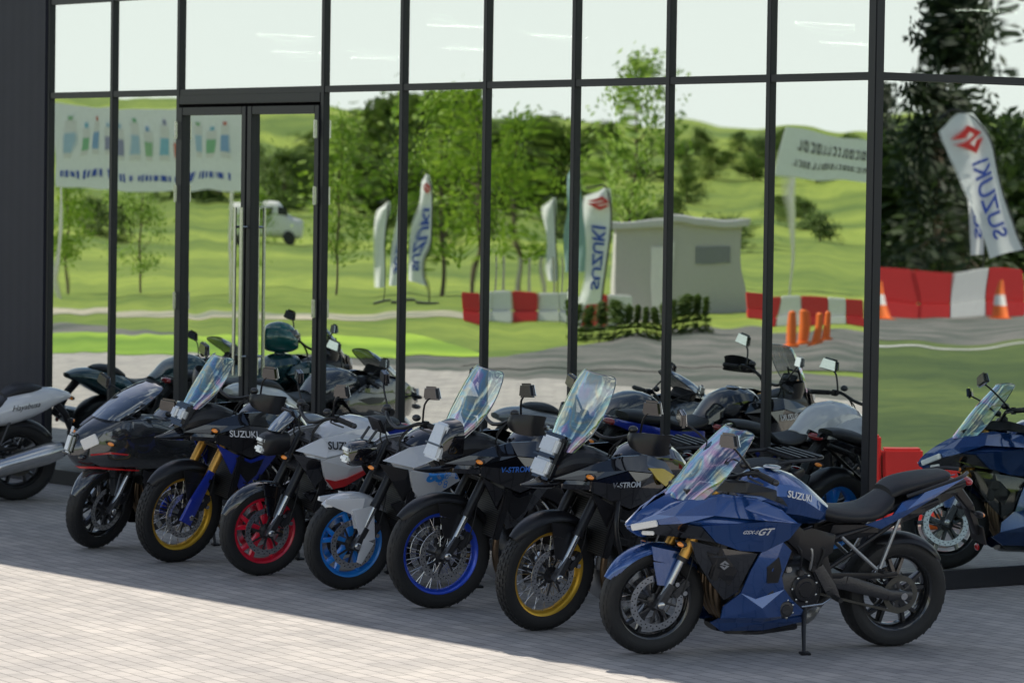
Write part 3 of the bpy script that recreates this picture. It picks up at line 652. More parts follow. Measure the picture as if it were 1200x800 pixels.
    tl.panel([(-1.05,.75),(-1.28,.78),(-1.5,.85),(-1.70,.92),(-1.72,.89),(-1.5,.79),(-1.2,.70)],wt,P.get('tailm',m),r=.006); tl.loft([(-1.25,.74,.80,.10),(-1.5,.80,.86,.08),(-1.7,.88,.91,.04)],blackplastic); tl.build('tail_fairing',root)
    by=MB(); by.panel([(-.36,.30),(-.46,.34),(-.74,.24),(-.78,.17),(-.5,.14),(-.40,.17)],lambda x,z:.15,P.get('belly',blackplastic),r=.006); by.loft([(-.36,.15,.28,.10),(-.5,.13,.2,.14),(-.76,.16,.22,.14)],P.get('belly',blackplastic)); by.build('belly_pan',root)
    for sy in (1,-1): signal(root,S,(-.05,.08,.80),sy)
    tail_bits(root,-1.70,.88)
# ---- big faired sport bike
def body_busa(root,P,S):
    A=interp([(.27,.03),(.20,.10),(.08,.175),(-.05,.22),(-.2,.25),(-.4,.27),(-.6,.255),(-.8,.22),(-1.0,.18)])
    Bz=interp([(.12,.5),(.2,.68),(.4,.85),(.6,.93),(.70,1.05),(.72,1.02),(.85,.90),(.95,.76),(1.05,.55)])
    w=lambda x,z:A(x)*Bz(z); m=P['main']; m2=P['second']
    f=MB()
    f.panel([(.22,.655),(.20,.74),(.10,.85),(-.04,.925),(-.22,.95),(-.42,.92),(-.60,.85),(-.74,.78),(-.66,.68),(-.50,.62),(-.34,.60),(-.2,.60),(-.04,.61),(.10,.595)],w,m,off=.008,r=.008)
    f.panel([(.12,.835),(-.04,.92),(-.22,.948),(-.42,.918),(-.60,.85),(-.40,.83),(-.18,.83),(.02,.80)],w,m,off=.026,thick=.02,r=.006)
    f.panel([(-.18,.59),(-.34,.59),(-.50,.61),(-.66,.67),(-.76,.74),(-.84,.62),(-.78,.44),(-.82,.28),(-.80,.18),(-.55,.13),(-.34,.14),(-.28,.22),(-.24,.36),(-.20,.5)],w,m2,off=0,r=.008)
    f.panel([(-.30,.50),(-.50,.53),(-.62,.48),(-.48,.40),(-.34,.38)],w,blackplastic,off=.012,thick=.012,r=.006)
    f.panel([(-.26,.79),(-.44,.80),(-.60,.78),(-.48,.74),(-.34,.75)],w,blackplastic,off=.012,lip=.001,r=.006)
    f.shield([(.16,.55,.07,.05),(.25,.61,.10,.10),(.30,.68,.115,.14),(.275,.77,.125,.15),(.19,.85,.145,.15),(.06,.925,.165,.14)],m,thick=(-.012,0,0),p=1.5)
    f.loft([(.05,.62,.85,.12),(-.15,.6,.92,.18),(-.4,.56,.92,.19),(-.55,.6,.88,.15)],blackplastic)
    F=f.build('fairing',root,ang=22)
    if P.get('accent'):
        q=MB(); q.panel([(.255,.595),(.16,.605),(.0,.598),(-.14,.592),(-.14,.584),(.0,.588),(.14,.592),(.24,.583)],w,P['accent'],off=.016,lip=.001,sides=(1,),r=.002); q.build('stripe',F)
        q=MB(); q.panel([(.19,.69),(.08,.715),(-.04,.705),(-.03,.697),(.08,.703),(.19,.680)],w,P['accent'],off=.016,lip=.001,sides=(1,),r=.002); q.build('stripe',F)
    hl=MB(); hl.box((.272,0,.745),(.05,.085,.15),blackgloss,rot=(0,-.25,0),bev=.02); hl.box((.283,0,.745),(.05,.07,.13),lens,rot=(0,-.25,0),bev=.02); hl.build('headlight',root)
    for sy in (1,-1):
        a=MB(); a.ell((.235,.085*sy,.665),(.03,.045,.022),blackgloss,rot=(.0,.1,-.7*sy)); a.box((.205,.115*sy,.775),(.12,.018,.075),lens,rot=(.1*sy,.55,-.85*sy),bev=.006); a.build('position_light',root)
    ws=MB(); ws.shield([(.09,.92,.15,.12),(.0,.99,.165,.14),(-.12,1.07,.16,.14),(-.24,1.13,.13,.11),(-.30,1.155,.08,.05),(-.31,1.16,.05,.02)],P.get('wsm',smokescreen),rim=blackplastic); ws.build('windshield',root)
    d=MB(); d.box((-.16,0,.97),(.05,.26,.08),blackplastic,rot=(0,.6,0),bev=.01); d.build('instrument_panel',root)
    st=[(-.42,.74,.90,.12,.5),(-.52,.72,.98,.17,.5),(-.66,.71,1.01,.19,.5),(-.82,.70,.96,.175,.5),(-.93,.70,.87,.13,.5),(-1.0,.71,.82,.09,.5)]
    t=MB(); t.loft(st,P.get('tankm',m),p=2.5); t.build('fuel_tank',root)
    s=MB(); s.loft([(-.92,.76,.83,.07),(-1.0,.73,.80,.13),(-1.14,.72,.79,.155),(-1.27,.73,.82,.15),(-1.34,.76,.86,.12)],seatmat)
    s.loft([(-1.32,.80,.87,.08),(-1.42,.84,.925,.11),(-1.55,.86,.935,.10),(-1.64,.87,.92,.05)],seatmat); s.build('seat',root)
    tl=MB(); tst=[(-1.08,.60,.74,.12,.5),(-1.25,.60,.81,.17,.5),(-1.40,.62,.875,.185,.5),(-1.58,.68,.905,.165,.5),(-1.76,.77,.90,.12,.5),(-1.88,.82,.865,.06,.5)]
    tl.loft(tst,P.get('tailm',m),p=2.4); TL=tl.build('tail_fairing',root)
    if P.get('script'):
        l=MB(); l.decal('Hayabusa',.062,-1.47,.785,tanky(tst),blackdecal,ang=.14,shear=.5,off=.008); l.build('lettering',TL)
    for sy in (1,-1): signal(root,None,(.10,.15,.78),sy)
    tail_bits(root,-1.84,.83)
# ------------------------------------------------------------ setting frame
C=Vector((2.242,23.95)); wd=(Vector((-3.83,32.1))-C).normalized(); n=Vector((-wd.y,wd.x)); n2=-wd
def W(t,d,z=0.): q=C+wd*t+n*d; return Vector((q.x,q.y,z))
head=lambda phi: D(180+phi)
adv=dict(style='adv',wb=1.57,Rf=.335,Rr=.33,rrf=.257,spk='wire',tf=.098,tr=.145,flen=.74,rake=26,bar=(-.37,1.16,.42),hguard=True,knob=True,fenderm=blackplastic,fa0=38,fa1=165,mir=(.03,-.06,.20),mirs=(.020,.068,.042),second=blackplastic)
busa=dict(style='busa',wb=1.48,Rf=.30,Rr=.32,rrf=.222,spk='y5',rim=blackrim,fork=blackplastic,flen=.66,bar=(-.40,.93,.36))
naked=dict(style='naked',Rf=.30,rrf=.225,spk='y5',fork=blackplastic,flen=.68)
gtb=dict(style='gt',wb=1.46,Rf=.30,Rr=.315,rrf=.222,spk='y5',rim=blackrim,fork=goldfork,flen=.68,fenderm=bluepaint,fa0=25,fa1=145,bar=(-.44,1.03,.37),main=bluepaint,second=blackgloss,bracket=alu,steer=0,mir=(.20,-.06,.21),mirs=(.020,.080,.040))
SPEC=[
 (dict(busa,label='dark grey faired sport motorcycle with black wheels',fenderm=greypaint,main=greypaint,second=blackgloss,accent=redpaint,tankm=greypaint,tailm=silverpaint,steer=14,mir=(.22,-.05,.17)),(-2.85,26.4),40),
 (dict(adv,label='blue and black adventure motorcycle with gold forks and spoked wheels',rim=goldrim,fork=goldfork,guard=deepblue,main=blackgloss,second=deepblue,tankm=blackgloss,lamp='twin',wsh=.84,wsw=.95,txt='SUZUKI',ts=.058,tx=-.30,tz=.905,ta=-.02,tsh=0,txtm=whitedecal,tailm=deepblue,steer=6,crash=False,rack=False),(-2.227,25.5),37),
 (dict(naked,label='white and black naked motorcycle with red wheels',wb=1.42,Rr=.31,rim=redrim,fenderm=blackgloss,bar=(-.34,1.05,.39),main=whitepaint,second=blackgloss,lampm=blackplastic,wsm=smokescreen,fly=True,stripe=redpaint,steer=-4,tf=.10,tr=.15,mir=(.0,-.08,.20),tailm=blackgloss),(-1.61,24.7),33),
 (dict(naked,label='white naked motorcycle with bright blue wheels and graphics',wb=1.46,Rr=.32,rim=cyanrim,fenderm=whitepaint,fbeak=True,fa0=50,fa1=140,bar=(-.34,1.07,.40),main=whitepaint,second=blackplastic,txtm=bluedecal,gfx=True,lampm=blackgloss,steer=-4,mir=(.0,-.08,.22),tankm=blackgloss,tailm=blackgloss),(-1.024,23.9),33),
 (dict(adv,label='glossy black adventure motorcycle with blue spoked rims',rim=royalrim,fork=blackplastic,main=blackgloss,second=blackgloss,lamp='tall',wsh=1.0,wsw=1.15,txt='V-STROM',txtm=bluedecal,logo=True,steer=-8,crash=False,knob=False),(-.445,22.9),34),
 (dict(adv,label='black adventure motorcycle with gold spoked rims and luggage rack',rim=goldrim,fork=blackplastic,main=blackgloss,second=blackplastic,lamp='stack',wsh=1.08,wsw=1.2,txt='V-STROM',ts=.042,txtm=silverpaint,stripe=yellowpaint,steer=3,crash=True),(.18,21.8),36),
 (dict(gtb,label='metallic blue sport touring motorcycle on its side stand'),(.76,20.75),22),
]
for P,loc,phi in SPEC: make_bike(P,loc,head(phi))
Pb=dict(busa,label='white faired sport motorcycle with large silver muffler',fenderm=whitepaint,main=greypaint,second=blackgloss,script=True,steer=5,tailm=whitepaint)
phi=26; hd=Vector((math.cos(head(phi)),math.sin(head(phi)))); q=Vector((-3.93,30.4))+hd*1.48
make_bike(Pb,(q.x,q.y),head(phi))
# the row goes on past the picture edge: these are seen mirrored in the glass
for P,t,phi in ((dict(adv,label='dark adventure motorcycle with a helmet on its seat',rim=blackrim,fork=blackplastic,main=tealpaint,lamp='twin',wsh=.6,wsm=smokescreen,rack=False),10.08,36),
    (dict(busa,label='teal faired sport motorcycle parked in the row',fenderm=tealpaint,main=tealpaint,second=blackgloss,tailm=tealpaint),11.6,36)):
    q=W(t,2.7); make_bike(P,(q.x,q.y),head(phi))
q=W(10.08,2.7)+Vector((.8,.6,0))*.62; he=empty('helmet',(q.x+.06,q.y-.08,1.085),(0,0,head(70)),'dark green full face helmet resting on a motorcycle tank','helmet')
m=MB(); m.loft([(-.14,.06,.16,.05),(-.12,.02,.24,.11),(-.02,.0,.27,.13),(.07,.0,.25,.125),(.13,.02,.2,.09),(.16,.04,.12,.05)],helmetgreen,p=2.1); m.build('helmet_shell',he)
m=MB(); m.shield([(.155,.11,.10,.10),(.165,.15,.11,.11),(.145,.20,.11,.11)],blackgloss,thick=(.004,0,0)); m.build('visor',he)
make_bike(dict(gtb,label='blue sport touring motorcycle beside the end glass wall',steer=8),(4.19,24.14),D(245))
# ------------------------------------------------------------ building
dark=mat('anthracite_aluminium',(.030,.032,.038),.38,metal=.3,var=.08)
def cladmat():
    m,nt,b=newmat('dark_cladding'); N=nt.nodes; L=nt.links
    tc=N.new('ShaderNodeTexCoord'); w=N.new('ShaderNodeTexWave'); w.bands_direction='X'; w.inputs['Scale'].default_value=2.0
    L.new(tc.outputs['Object'],w.inputs['Vector']); nz=N.new('ShaderNodeTexNoise'); nz.inputs['Scale'].default_value=3; nz.inputs['Detail'].default_value=8; L.new(tc.outputs['Object'],nz.inputs['Vector'])
    r=N.new('ShaderNodeValToRGB'); r.color_ramp.elements[0].color=(.016,.017,.030,1); r.color_ramp.elements[1].color=(.026,.028,.046,1); L.new(nz.outputs['Fac'],r.inputs[0]); L.new(r.outputs[0],b.inputs['Base Color'])
    bp=N.new('ShaderNodeBump'); bp.inputs['Strength'].default_value=.10; bp.inputs['Distance'].default_value=.01; L.new(w.outputs['Fac'],bp.inputs['Height']); L.new(bp.outputs[0],b.inputs['Normal']); b.inputs['Roughness'].default_value=.6
    return m
clad=cladmat()
def glassmat():
    m,nt,b=newmat('reflective_glazing'); N=nt.nodes; L=nt.links; N.remove(b); out=N['Material Output']
    tr=N.new('ShaderNodeBsdfTransparent'); tr.inputs[0].default_value=(.5,.55,.55,1)
    gl=N.new('ShaderNodeBsdfGlossy'); gl.inputs['Color'].default_value=(.93,.98,.94,1); gl.inputs['Roughness'].default_value=.0
    tc=N.new('ShaderNodeTexCoord'); oi=N.new('ShaderNodeObjectInfo'); va=N.new('ShaderNodeVectorMath'); va.operation='ADD'; vm=N.new('ShaderNodeMath'); vm.operation='MULTIPLY'; vm.inputs[1].default_value=37.
    L.new(oi.outputs['Random'],vm.inputs[0]); L.new(tc.outputs['Object'],va.inputs[0]); L.new(vm.outputs[0],va.inputs[1])
    nz=N.new('ShaderNodeTexNoise'); nz.inputs['Scale'].default_value=.85; nz.inputs['Detail'].default_value=1.6
    L.new(va.outputs[0],nz.inputs['Vector']); bp=N.new('ShaderNodeBump'); bp.inputs['Strength'].default_value=.20; bp.inputs['Distance'].default_value=.012
    L.new(nz.outputs['Fac'],bp.inputs['Height']); L.new(bp.outputs[0],gl.inputs['Normal'])
    mx=N.new('ShaderNodeMixShader'); mx.inputs[0].default_value=.84; L.new(tr.outputs[0],mx.inputs[1]); L.new(gl.outputs[0],mx.inputs[2]); L.new(mx.outputs[0],out.inputs[0]); return m
glass=glassmat()
ANG=math.atan2(wd.y,wd.x)
bld=empty('showroom_building',(C.x,C.y,0),(0,0,ANG),'dark grey showroom with tall reflective glass curtain walls','building')
sp=1.03; ts=[0,1,2,3,4,5,6,8,9,10]; Lg=10*sp; H=5.2; DEP=20.; TL=34.
zs=[.07,3.25,4.03,5.0]
rg=random.Random(3)
def pane(x0,x1,z0,z1,face):
    m=MB(); th=.008; tilt=rg.uniform(-.0011,.0011); tz=rg.uniform(-.0022,.0022)
    cxx=(x0+x1)/2; cz=(z0+z1)/2
    if face==0: m.box((0,0,0),(x1-x0,th,z1-z0),glass,bev=0)
    else: m.box((0,0,0),(th,x1-x0,z1-z0),glass,bev=0)
    o=m.build('window_pane',bld)
    o.location=(cxx,-.03,cz) if face==0 else (.03,-cxx,cz)
    o.rotation_euler=(tilt,0,tz) if face==0 else (0,tilt,tz)
for i in range(len(ts)-1):
    a,b_=ts[i]*sp,ts[i+1]*sp
    for j in range(3):
        if ts[i]==6 and j==0: continue
        pane(a,b_,zs[j],zs[j+1],0)
for t in ts:
    m=MB(); x=t*sp
    if t==0: m.box((.0,0,2.53),(.075,.075,4.98),dark,bev=.006)
    else: m.box((x,-.04,2.53),(.044,.085,4.98),dark,bev=.003)
    m.build('mullion',bld)
for z in zs:
    m=MB(); m.box((Lg/2,-.042,z),(Lg-.06,.079,.05 if z>.1 else .12),dark,bev=.003); m.build('transom',bld)
ds=[1.45*i for i in range(0,8)]
for i in range(7):
    for j in range(3): pane(ds[i],ds[i+1],zs[j],zs[j+1],1)
    m=MB(); m.box((.042,-ds[i+1],2.53),(.085,.040,4.98),dark,bev=.003); m.build('mullion',bld)
for z in zs:
    m=MB(); m.box((.042,-ds[7]/2-.02,z),(.079,ds[7]-.06,.05 if z>.1 else .12),dark,bev=.003); m.build('transom',bld)
for side in (0,1):
    x0=6*sp+.024+side*1.015; x1=x0+.995
    dm=MB(); zt=3.13; f=.062
    dm.box((x0+f/2,-.02,zt/2+.02),(f,.07,zt-.04),dark); dm.box((x1-f/2,-.02,zt/2+.02),(f,.07,zt-.04),dark)
    dm.box(((x0+x1)/2,-.02,zt-f/2),(x1-x0-2*f-.004,.066,f),dark); dm.box(((x0+x1)/2,-.02,.09),(x1-x0-2*f-.004,.066,.14),dark)
    d=dm.build('door',bld)
    g=MB(); g.box(((x0+x1)/2,-.03,zt/2+.08),(x1-x0-2*f+.01,.008,zt-f-.14),glass,bev=0); g.build('window_pane',d)
    hx=x0+.035 if side==1 else x1-.035
    h=MB(); h.tube([(hx,.08,1.05),(hx,.08,2.35)],.014,steel,10)
    for z in (1.2,2.2): h.tube([(hx,.01,z),(hx,.08,z)],.010,steel,8)
    h.build('door_handle',d)
    hh=x1-.012 if side==1 else x0+.012
    for z in (.4,1.6,2.45,2.95):
        k=MB(); k.box((hh,.03,z),(.026,.04,.14),steel,bev=.005); k.build('hinge',d)
m=MB(); m.box((7*sp,-.03,3.19),(2*sp-.05,.07,.07),dark); m.build('door_header',bld)
m=MB(); m.box(((Lg+TL)/2,-.13,H/2),(TL-Lg-.03,.30,H),clad,bev=.01); m.build('wall',bld)
m=MB(); m.box((TL/2,-DEP,H/2),(TL,.2,H-.02),clad,bev=.01); m.build('wall',bld)
m=MB(); m.box((TL-.1,-DEP/2,H/2),(.2,DEP-.6,H-.02),clad,bev=.01); m.build('wall',bld)
m=MB(); m.box((.12,-(ds[7]+DEP)/2,H/2),(.2,DEP-ds[7]-.3,H-.02),clad,bev=.01); m.build('wall',bld)
m=MB(); m.box((TL/2,-DEP/2,H-.08),(TL+.16,DEP+.12,.24),dark,bev=.01); m.build('roof',bld)
inwall=mat('interior_wall',(.06,.06,.06),.9); infl=mat('interior_floor_tile',(.07,.07,.07),.5)
m=MB(); m.box((TL/2,-DEP/2,.02),(TL-.5,DEP-.4,.03),infl,bev=0); m.build('interior_floor',bld)
m=MB(); m.box((TL/2,-DEP/2,4.75),(TL-.5,DEP-.4,.05),inwall,bev=0); m.build('ceiling',bld)
lampm=mat('lamp_tube',(1,.93,.78),.5,emis=34.,var=0)
for (u_,Y_) in ((330,50),(345,56),(435,58),(530,46.5),(545,54),(650,49),(960,44.5),(985,50),(1150,41)):
    X_=(u_-600)*Y_/4500; rel=Vector((X_,Y_))-C; t_=rel.dot(wd); d_=-rel.dot(n)
    if d_>DEP-1 or t_>TL-1: continue
    m=MB(); m.box((t_,-d_,4.50),(.018,.9,.02),lampm,bev=.002); m.build('ceiling_lamp',bld)
# ------------------------------------------------------------ ground
def groundmat(name,c1,c2,scale,rough=.9):
    m,nt,b=newmat(name); N=nt.nodes; L=nt.links
    tc=N.new('ShaderNodeTexCoord'); nz=N.new('ShaderNodeTexNoise'); nz.inputs['Scale'].default_value=scale; nz.inputs['Detail'].default_value=8; nz.inputs['Roughness'].default_value=.65
    L.new(tc.outputs['Object'],nz.inputs['Vector']); r=N.new('ShaderNodeValToRGB'); r.color_ramp.elements[0].position=.35; r.color_ramp.elements[1].position=.65
    r.color_ramp.elements[0].color=(*c1,1); r.color_ramp.elements[1].color=(*c2,1); L.new(nz.outputs['Fac'],r.inputs[0])
    n3=N.new('ShaderNodeTexNoise'); n3.inputs['Scale'].default_value=scale*.06; n3.inputs['Detail'].default_value=5; L.new(tc.outputs['Object'],n3.inputs['Vector'])
    mx=N.new('ShaderNodeMix'); mx.data_type='RGBA'; mx.blend_type='MULTIPLY'; mx.inputs[0].default_value=1
    r2=N.new('ShaderNodeValToRGB'); r2.color_ramp.elements[0].position=.38; r2.color_ramp.elements[1].position=.62; r2.color_ramp.elements[0].color=(.45,.55,.45,1); r2.color_ramp.elements[1].color=(1.15,1.1,1,1)
    L.new(n3.outputs['Fac'],r2.inputs[0]); L.new(r.outputs[0],mx.inputs[6]); L.new(r2.outputs[0],mx.inputs[7]); L.new(mx.outputs[2],b.inputs['Base Color'])
    b.inputs['Roughness'].default_value=rough; bp=N.new('ShaderNodeBump'); bp.inputs['Strength'].default_value=.5; bp.inputs['Distance'].default_value=.02; L.new(nz.outputs['Fac'],bp.inputs['Height']); L.new(bp.outputs[0],b.inputs['Normal']); return m
grassm=groundmat('meadow_grass',(.15,.24,.028),(.33,.41,.06),1.0)
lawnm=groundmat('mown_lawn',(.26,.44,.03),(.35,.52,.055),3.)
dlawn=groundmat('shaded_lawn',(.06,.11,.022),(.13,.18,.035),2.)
asph=groundmat('asphalt',(.13,.13,.14),(.20,.20,.205),12.)
gravel=groundmat('gravel_path',(.42,.38,.33),(.56,.52,.46),8.)
def pavermat():
    m,nt,b=newmat('block_paving'); N=nt.nodes; L=nt.links
    tc=N.new('ShaderNodeTexCoord'); mp=N.new('ShaderNodeMapping'); mp.inputs['Rotation'].default_value=(0,0,-ANG+D(8)); L.new(tc.outputs['Object'],mp.inputs['Vector'])
    br=N.new('ShaderNodeTexBrick'); br.inputs['Scale'].default_value=1; br.inputs['Brick Width'].default_value=.2; br.inputs['Row Height'].default_value=.1; br.inputs['Mortar Size'].default_value=.005; br.inputs['Mortar Smooth'].default_value=.5
    br.inputs['Color1'].default_value=(.43,.41,.395,1); br.inputs['Color2'].default_value=(.56,.53,.505,1); br.inputs['Mortar'].default_value=(.19,.18,.17,1); L.new(mp.outputs[0],br.inputs['Vector'])
    nz=N.new('ShaderNodeTexNoise'); nz.inputs['Scale'].default_value=1.6; nz.inputs['Detail'].default_value=9; nz.inputs['Roughness'].default_value=.7; L.new(tc.outputs['Object'],nz.inputs['Vector'])
    r=N.new('ShaderNodeValToRGB'); r.color_ramp.elements[0].position=.3; r.color_ramp.elements[1].position=.72; r.color_ramp.elements[0].color=(.68,.68,.70,1); r.color_ramp.elements[1].color=(1.12,1.09,1.05,1); L.new(nz.outputs['Fac'],r.inputs[0])
    mx=N.new('ShaderNodeMix'); mx.data_type='RGBA'; mx.blend_type='MULTIPLY'; mx.inputs[0].default_value=1; L.new(br.outputs['Color'],mx.inputs[6]); L.new(r.outputs[0],mx.inputs[7]); L.new(mx.outputs[2],b.inputs['Base Color'])
    b.inputs['Roughness'].default_value=.75
    inv=N.new('ShaderNodeMath'); inv.operation='MULTIPLY_ADD'; inv.inputs[1].default_value=-1; inv.inputs[2].default_value=1; L.new(br.outputs['Fac'],inv.inputs[0])
    n4=N.new('ShaderNodeTexNoise'); n4.inputs['Scale'].default_value=6; L.new(tc.outputs['Object'],n4.inputs['Vector']); ad=N.new('ShaderNodeMath'); ad.operation='ADD'; L.new(inv.outputs[0],ad.inputs[0]); L.new(n4.outputs['Fac'],ad.inputs[1])
    bp=N.new('ShaderNodeBump'); bp.inputs['Strength'].default_value=.45; bp.inputs['Distance'].default_value=.005; L.new(ad.outputs[0],bp.inputs['Height']); L.new(bp.outputs[0],b.inputs['Normal']); return m
paver=pavermat()
def terr(x,y):
    r=math.hypot(x-2,y-24); t=min(1,max(0,(r-120)/260)); t=t*t*(3-2*t)
    return t*(8+4*math.sin(x*.013+1)+3*math.sin(y*.017+x*.006))
G=[];rings=[0.01,20,40,60,80,100,120,135,150,165,180,200,220,240,260,280,300,330,360,400,460,550,700,1000,1600]
for r in rings:
    G.append([(2+r*math.cos(2*math.pi*i/96),24+r*math.sin(2*math.pi*i/96),terr(2+r*math.cos(2*math.pi*i/96),24+r*math.sin(2*math.pi*i/96))) for i in range(97)])
m=MB(); m.patch(G,grassm); m.build('ground',kind='structure',ang=80)
def sheet(name,pts,z,mm):
    m=MB(); m.add([(p[0],p[1],z) for p in pts],[list(range(len(pts)))],mm); return m.build(name,kind='structure')
sheet('paved_forecourt',[W(-14,15),W(36,15),W(36,-DEP-2),W(-14,-DEP-2)],.006,paver)
sheet('asphalt_lot',[W(-60,19.0),W(70,19.0),W(70,-30),W(-60,-30)],.002,asph)
def M1(X,Y): p=Vector((X,Y)); return p-2*(p-C).dot(n)*n
def M2(X,Y): p=Vector((X,Y)); return p-2*(p-C).dot(n2)*n2
r1=math.atan2(.958,.286); r2=math.atan2(-.958,-.287)
def at(X,Y,env=1,z=None):
    p=M1(X,Y) if env==1 else M2(X,Y); return (p.x,p.y,terr(p.x,p.y) if z is None else z),(0,0,r1 if env==1 else r2)
def msheet(name,pts,z,mm,env=1): return sheet(name,[(M1 if env==1 else M2)(*p) for p in pts],z,mm)
msheet('lawn',[(-14,57),(-.4,58),(-2,66),(-14,64)],.012,lawnm)
msheet('gravel_path',[(-30,73),(3,75),(3,79),(-30,76)],.010,gravel)
msheet('road',[(-1,55),(14,52),(16,74),(2,68)],.014,asph)
msheet('lawn',[(2.4,33),(16,28),(19,69),(3,69)],.012,dlawn,2)  # lawn; its near end is laid over pale paving in place of shade
msheet('race_track',[(4,70),(20,66),(22,96),(4,96)],.014,asph,2)
white_line=mat('white_road_paint',(.50,.50,.48),.7,var=.3,scale=2)
def arc(pts,wid,z,name,mm,env):
    a=cr(pts,6); L_=[];R_=[]
    for i in range(len(a)):
        t=a[min(i+1,len(a)-1)]-a[max(i-1,0)]; t=t/np.linalg.norm(t); nn=np.array([-t[1],t[0]])*wid/2
        L_.append(a[i]+nn); R_.append(a[i]-nn)
    mb=MB(); Mf=M1 if env==1 else M2; G=[[(*Mf(*p),z) for p in L_],[(*Mf(*p),z) for p in R_]]; mb.patch(G,mm); mb.build(name,kind='structure')
arc([(3,60),(7,66),(12,66),(18,58)],.6,.022,'kerb_line',white_line,2)
arc([(7.5,44),(7.6,50),(9,55),(12.5,53),(16,44)],.4,.022,'kerb_line',white_line,2)
# ------------------------------------------------------------ trees
def leafmat(name,c1,c2):
    m,nt,b=newmat(name); N=nt.nodes; L=nt.links
    g=N.new('ShaderNodeNewGeometry'); r=N.new('ShaderNodeValToRGB'); r.color_ramp.elements[0].color=(*c1,1); r.color_ramp.elements[1].color=(*c2,1)
    L.new(g.outputs['Random Per Island'],r.inputs[0]); L.new(r.outputs[0],b.inputs['Base Color']); b.inputs['Roughness'].default_value=.6
    tl=N.new('ShaderNodeBsdfTranslucent'); L.new(r.outputs[0],tl.inputs[0]); mx=N.new('ShaderNodeMixShader'); mx.inputs[0].default_value=.4
    out=N['Material Output']; L.new(b.outputs[0],mx.inputs[1]); L.new(tl.outputs[0],mx.inputs[2]); L.new(mx.outputs[0],out.inputs[0]); return m
leafA=leafmat('leaves_fresh',(.15,.28,.025),(.32,.46,.06)); leafB=leafmat('leaves_dark',(.06,.12,.02),(.14,.21,.04)); leafD=leafmat('leaves_very_dark',(.018,.040,.012),(.05,.085,.022)); leafC=leafmat('needles',(.012,.028,.013),(.035,.055,.024))  # leafD is a much darker leaf green for the wood
bark=mat('bark',(.12,.09,.07),.9,bump=.5,bscale=20)
def tree_kind(seed,h,cw,nc,nl,ls,lm,trunk_r=.06,cone=False,base=.25):
    r=random.Random(seed); T=MB(); T.tube([(0,0,0),(.05*h*.1,0,h*.4),(-.02,.03,h*.92)],[trunk_r,trunk_r*.75,trunk_r*.15],bark,8,k=3)
    Cn=MB()
    for i in range(nc):
        f=r.random()**.8; z=h*(base+(1-base)*f)
        rad=cw*((1-f)*.95+.05) if cone else cw*math.sin(math.pi*min(.97,(f*.85+.13)))**.7
        a=r.random()*6.283; q=rad*(r.random()**.5)
        c=Vector((q*math.cos(a),q*math.sin(a),z-(q*.35 if cone else 0)))
        if i%3==0: T.tube([(0,0,max(h*.15,z-q*.7)),tuple(c)],[trunk_r*.35,trunk_r*.08],bark,5)
        cs=cw*(.16+.16*r.random())
        for j in range(nl):
            p=c+Vector((r.gauss(0,1)*cs,r.gauss(0,1)*cs,r.gauss(0,1)*cs*(.35 if cone else .75)))
            u=Vector((r.gauss(0,1),r.gauss(0,1),r.gauss(0,1))).normalized(); v=u.orthogonal().normalized(); s=ls*(.6+.8*r.random())
            Cn.add([p-u*s,p+v*s*.6,p+u*s,p-v*s*.6],[[0,1,2,3]],lm)
    return T.build('trunk'),Cn.build('crown')
def put_tree(kd,X,Y,env,sc_,lab,grp,nm='tree',cat='tree',rot=0.,wide=1.):
    (loc,_)=at(X,Y,env); e=empty(nm,loc,(0,0,rot),lab,cat,grp); e.scale=(sc_*wide,sc_*wide,sc_)
    for o,pn in zip(kd,('trunk','crown')):
        c=o.copy(); c.name=pn; COL.objects.link(c); c.parent=e
kY=[tree_kind(1,5.4,1.15,60,38,.080,leafA),tree_kind(2,5.0,1.0,56,36,.075,leafA,base=.2)]
kB=[tree_kind(3,11,3.4,70,30,.32,leafB,.2,base=.06),tree_kind(4,9,3.2,60,30,.32,leafB,.2,base=.05)]
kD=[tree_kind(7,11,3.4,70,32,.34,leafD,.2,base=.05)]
kC=[tree_kind(5,11,1.8,170,40,.15,leafC,.16,cone=True,base=.06)]
kS=[tree_kind(6,.62,.13,60,36,.020,leafB,.012,cone=True,base=.02)]
ux=lambda u,Y:(u-600)*Y/4500
for i,(u,Y,s) in enumerate(((75,88,.55),(160,90,.62),(405,92,.78),(500,92,.95),(543,88,.88),(610,97,.90),(735,100,1.1),(290,99,.5))):
    put_tree(kY[i%2],ux(u,Y),Y,1,s,'young leafy green tree standing on the meadow','young trees on the meadow',rot=i*1.3)
rt=random.Random(5)
for i in range(34):
    big=i<14
    u=470+i*14 if big else 195+(i-14)*14; Y=rt.uniform(230,300)
    put_tree(kB[i%2],ux(u,Y),Y,1,(rt.uniform(.42,.60) if big else rt.uniform(.24,.36)),'broad leafy tree in the distant tree belt','trees of the distant tree belt',rot=i*.9,wide=1.6)
for i in range(22):
    u=690+i*15.5+rt.uniform(-5,5); Y=rt.uniform(300,360)
    put_tree(kB[i%2],ux(u,Y),Y,1,rt.uniform(.12,.24),'small round bush on the crest of the grassy hill','bushes on the hill crest','bush','bush',rot=i*.5,wide=1.9)
for i in range(22):
    u=rt.uniform(60,700) if i%3 else rt.uniform(700,1000); Y=rt.uniform(140,260)
    put_tree(kB[i%2],ux(u,Y),Y,1,rt.uniform(.08,.18),'low green bush growing in the meadow','meadow bushes','bush','bush',rot=i*.5,wide=2.2)
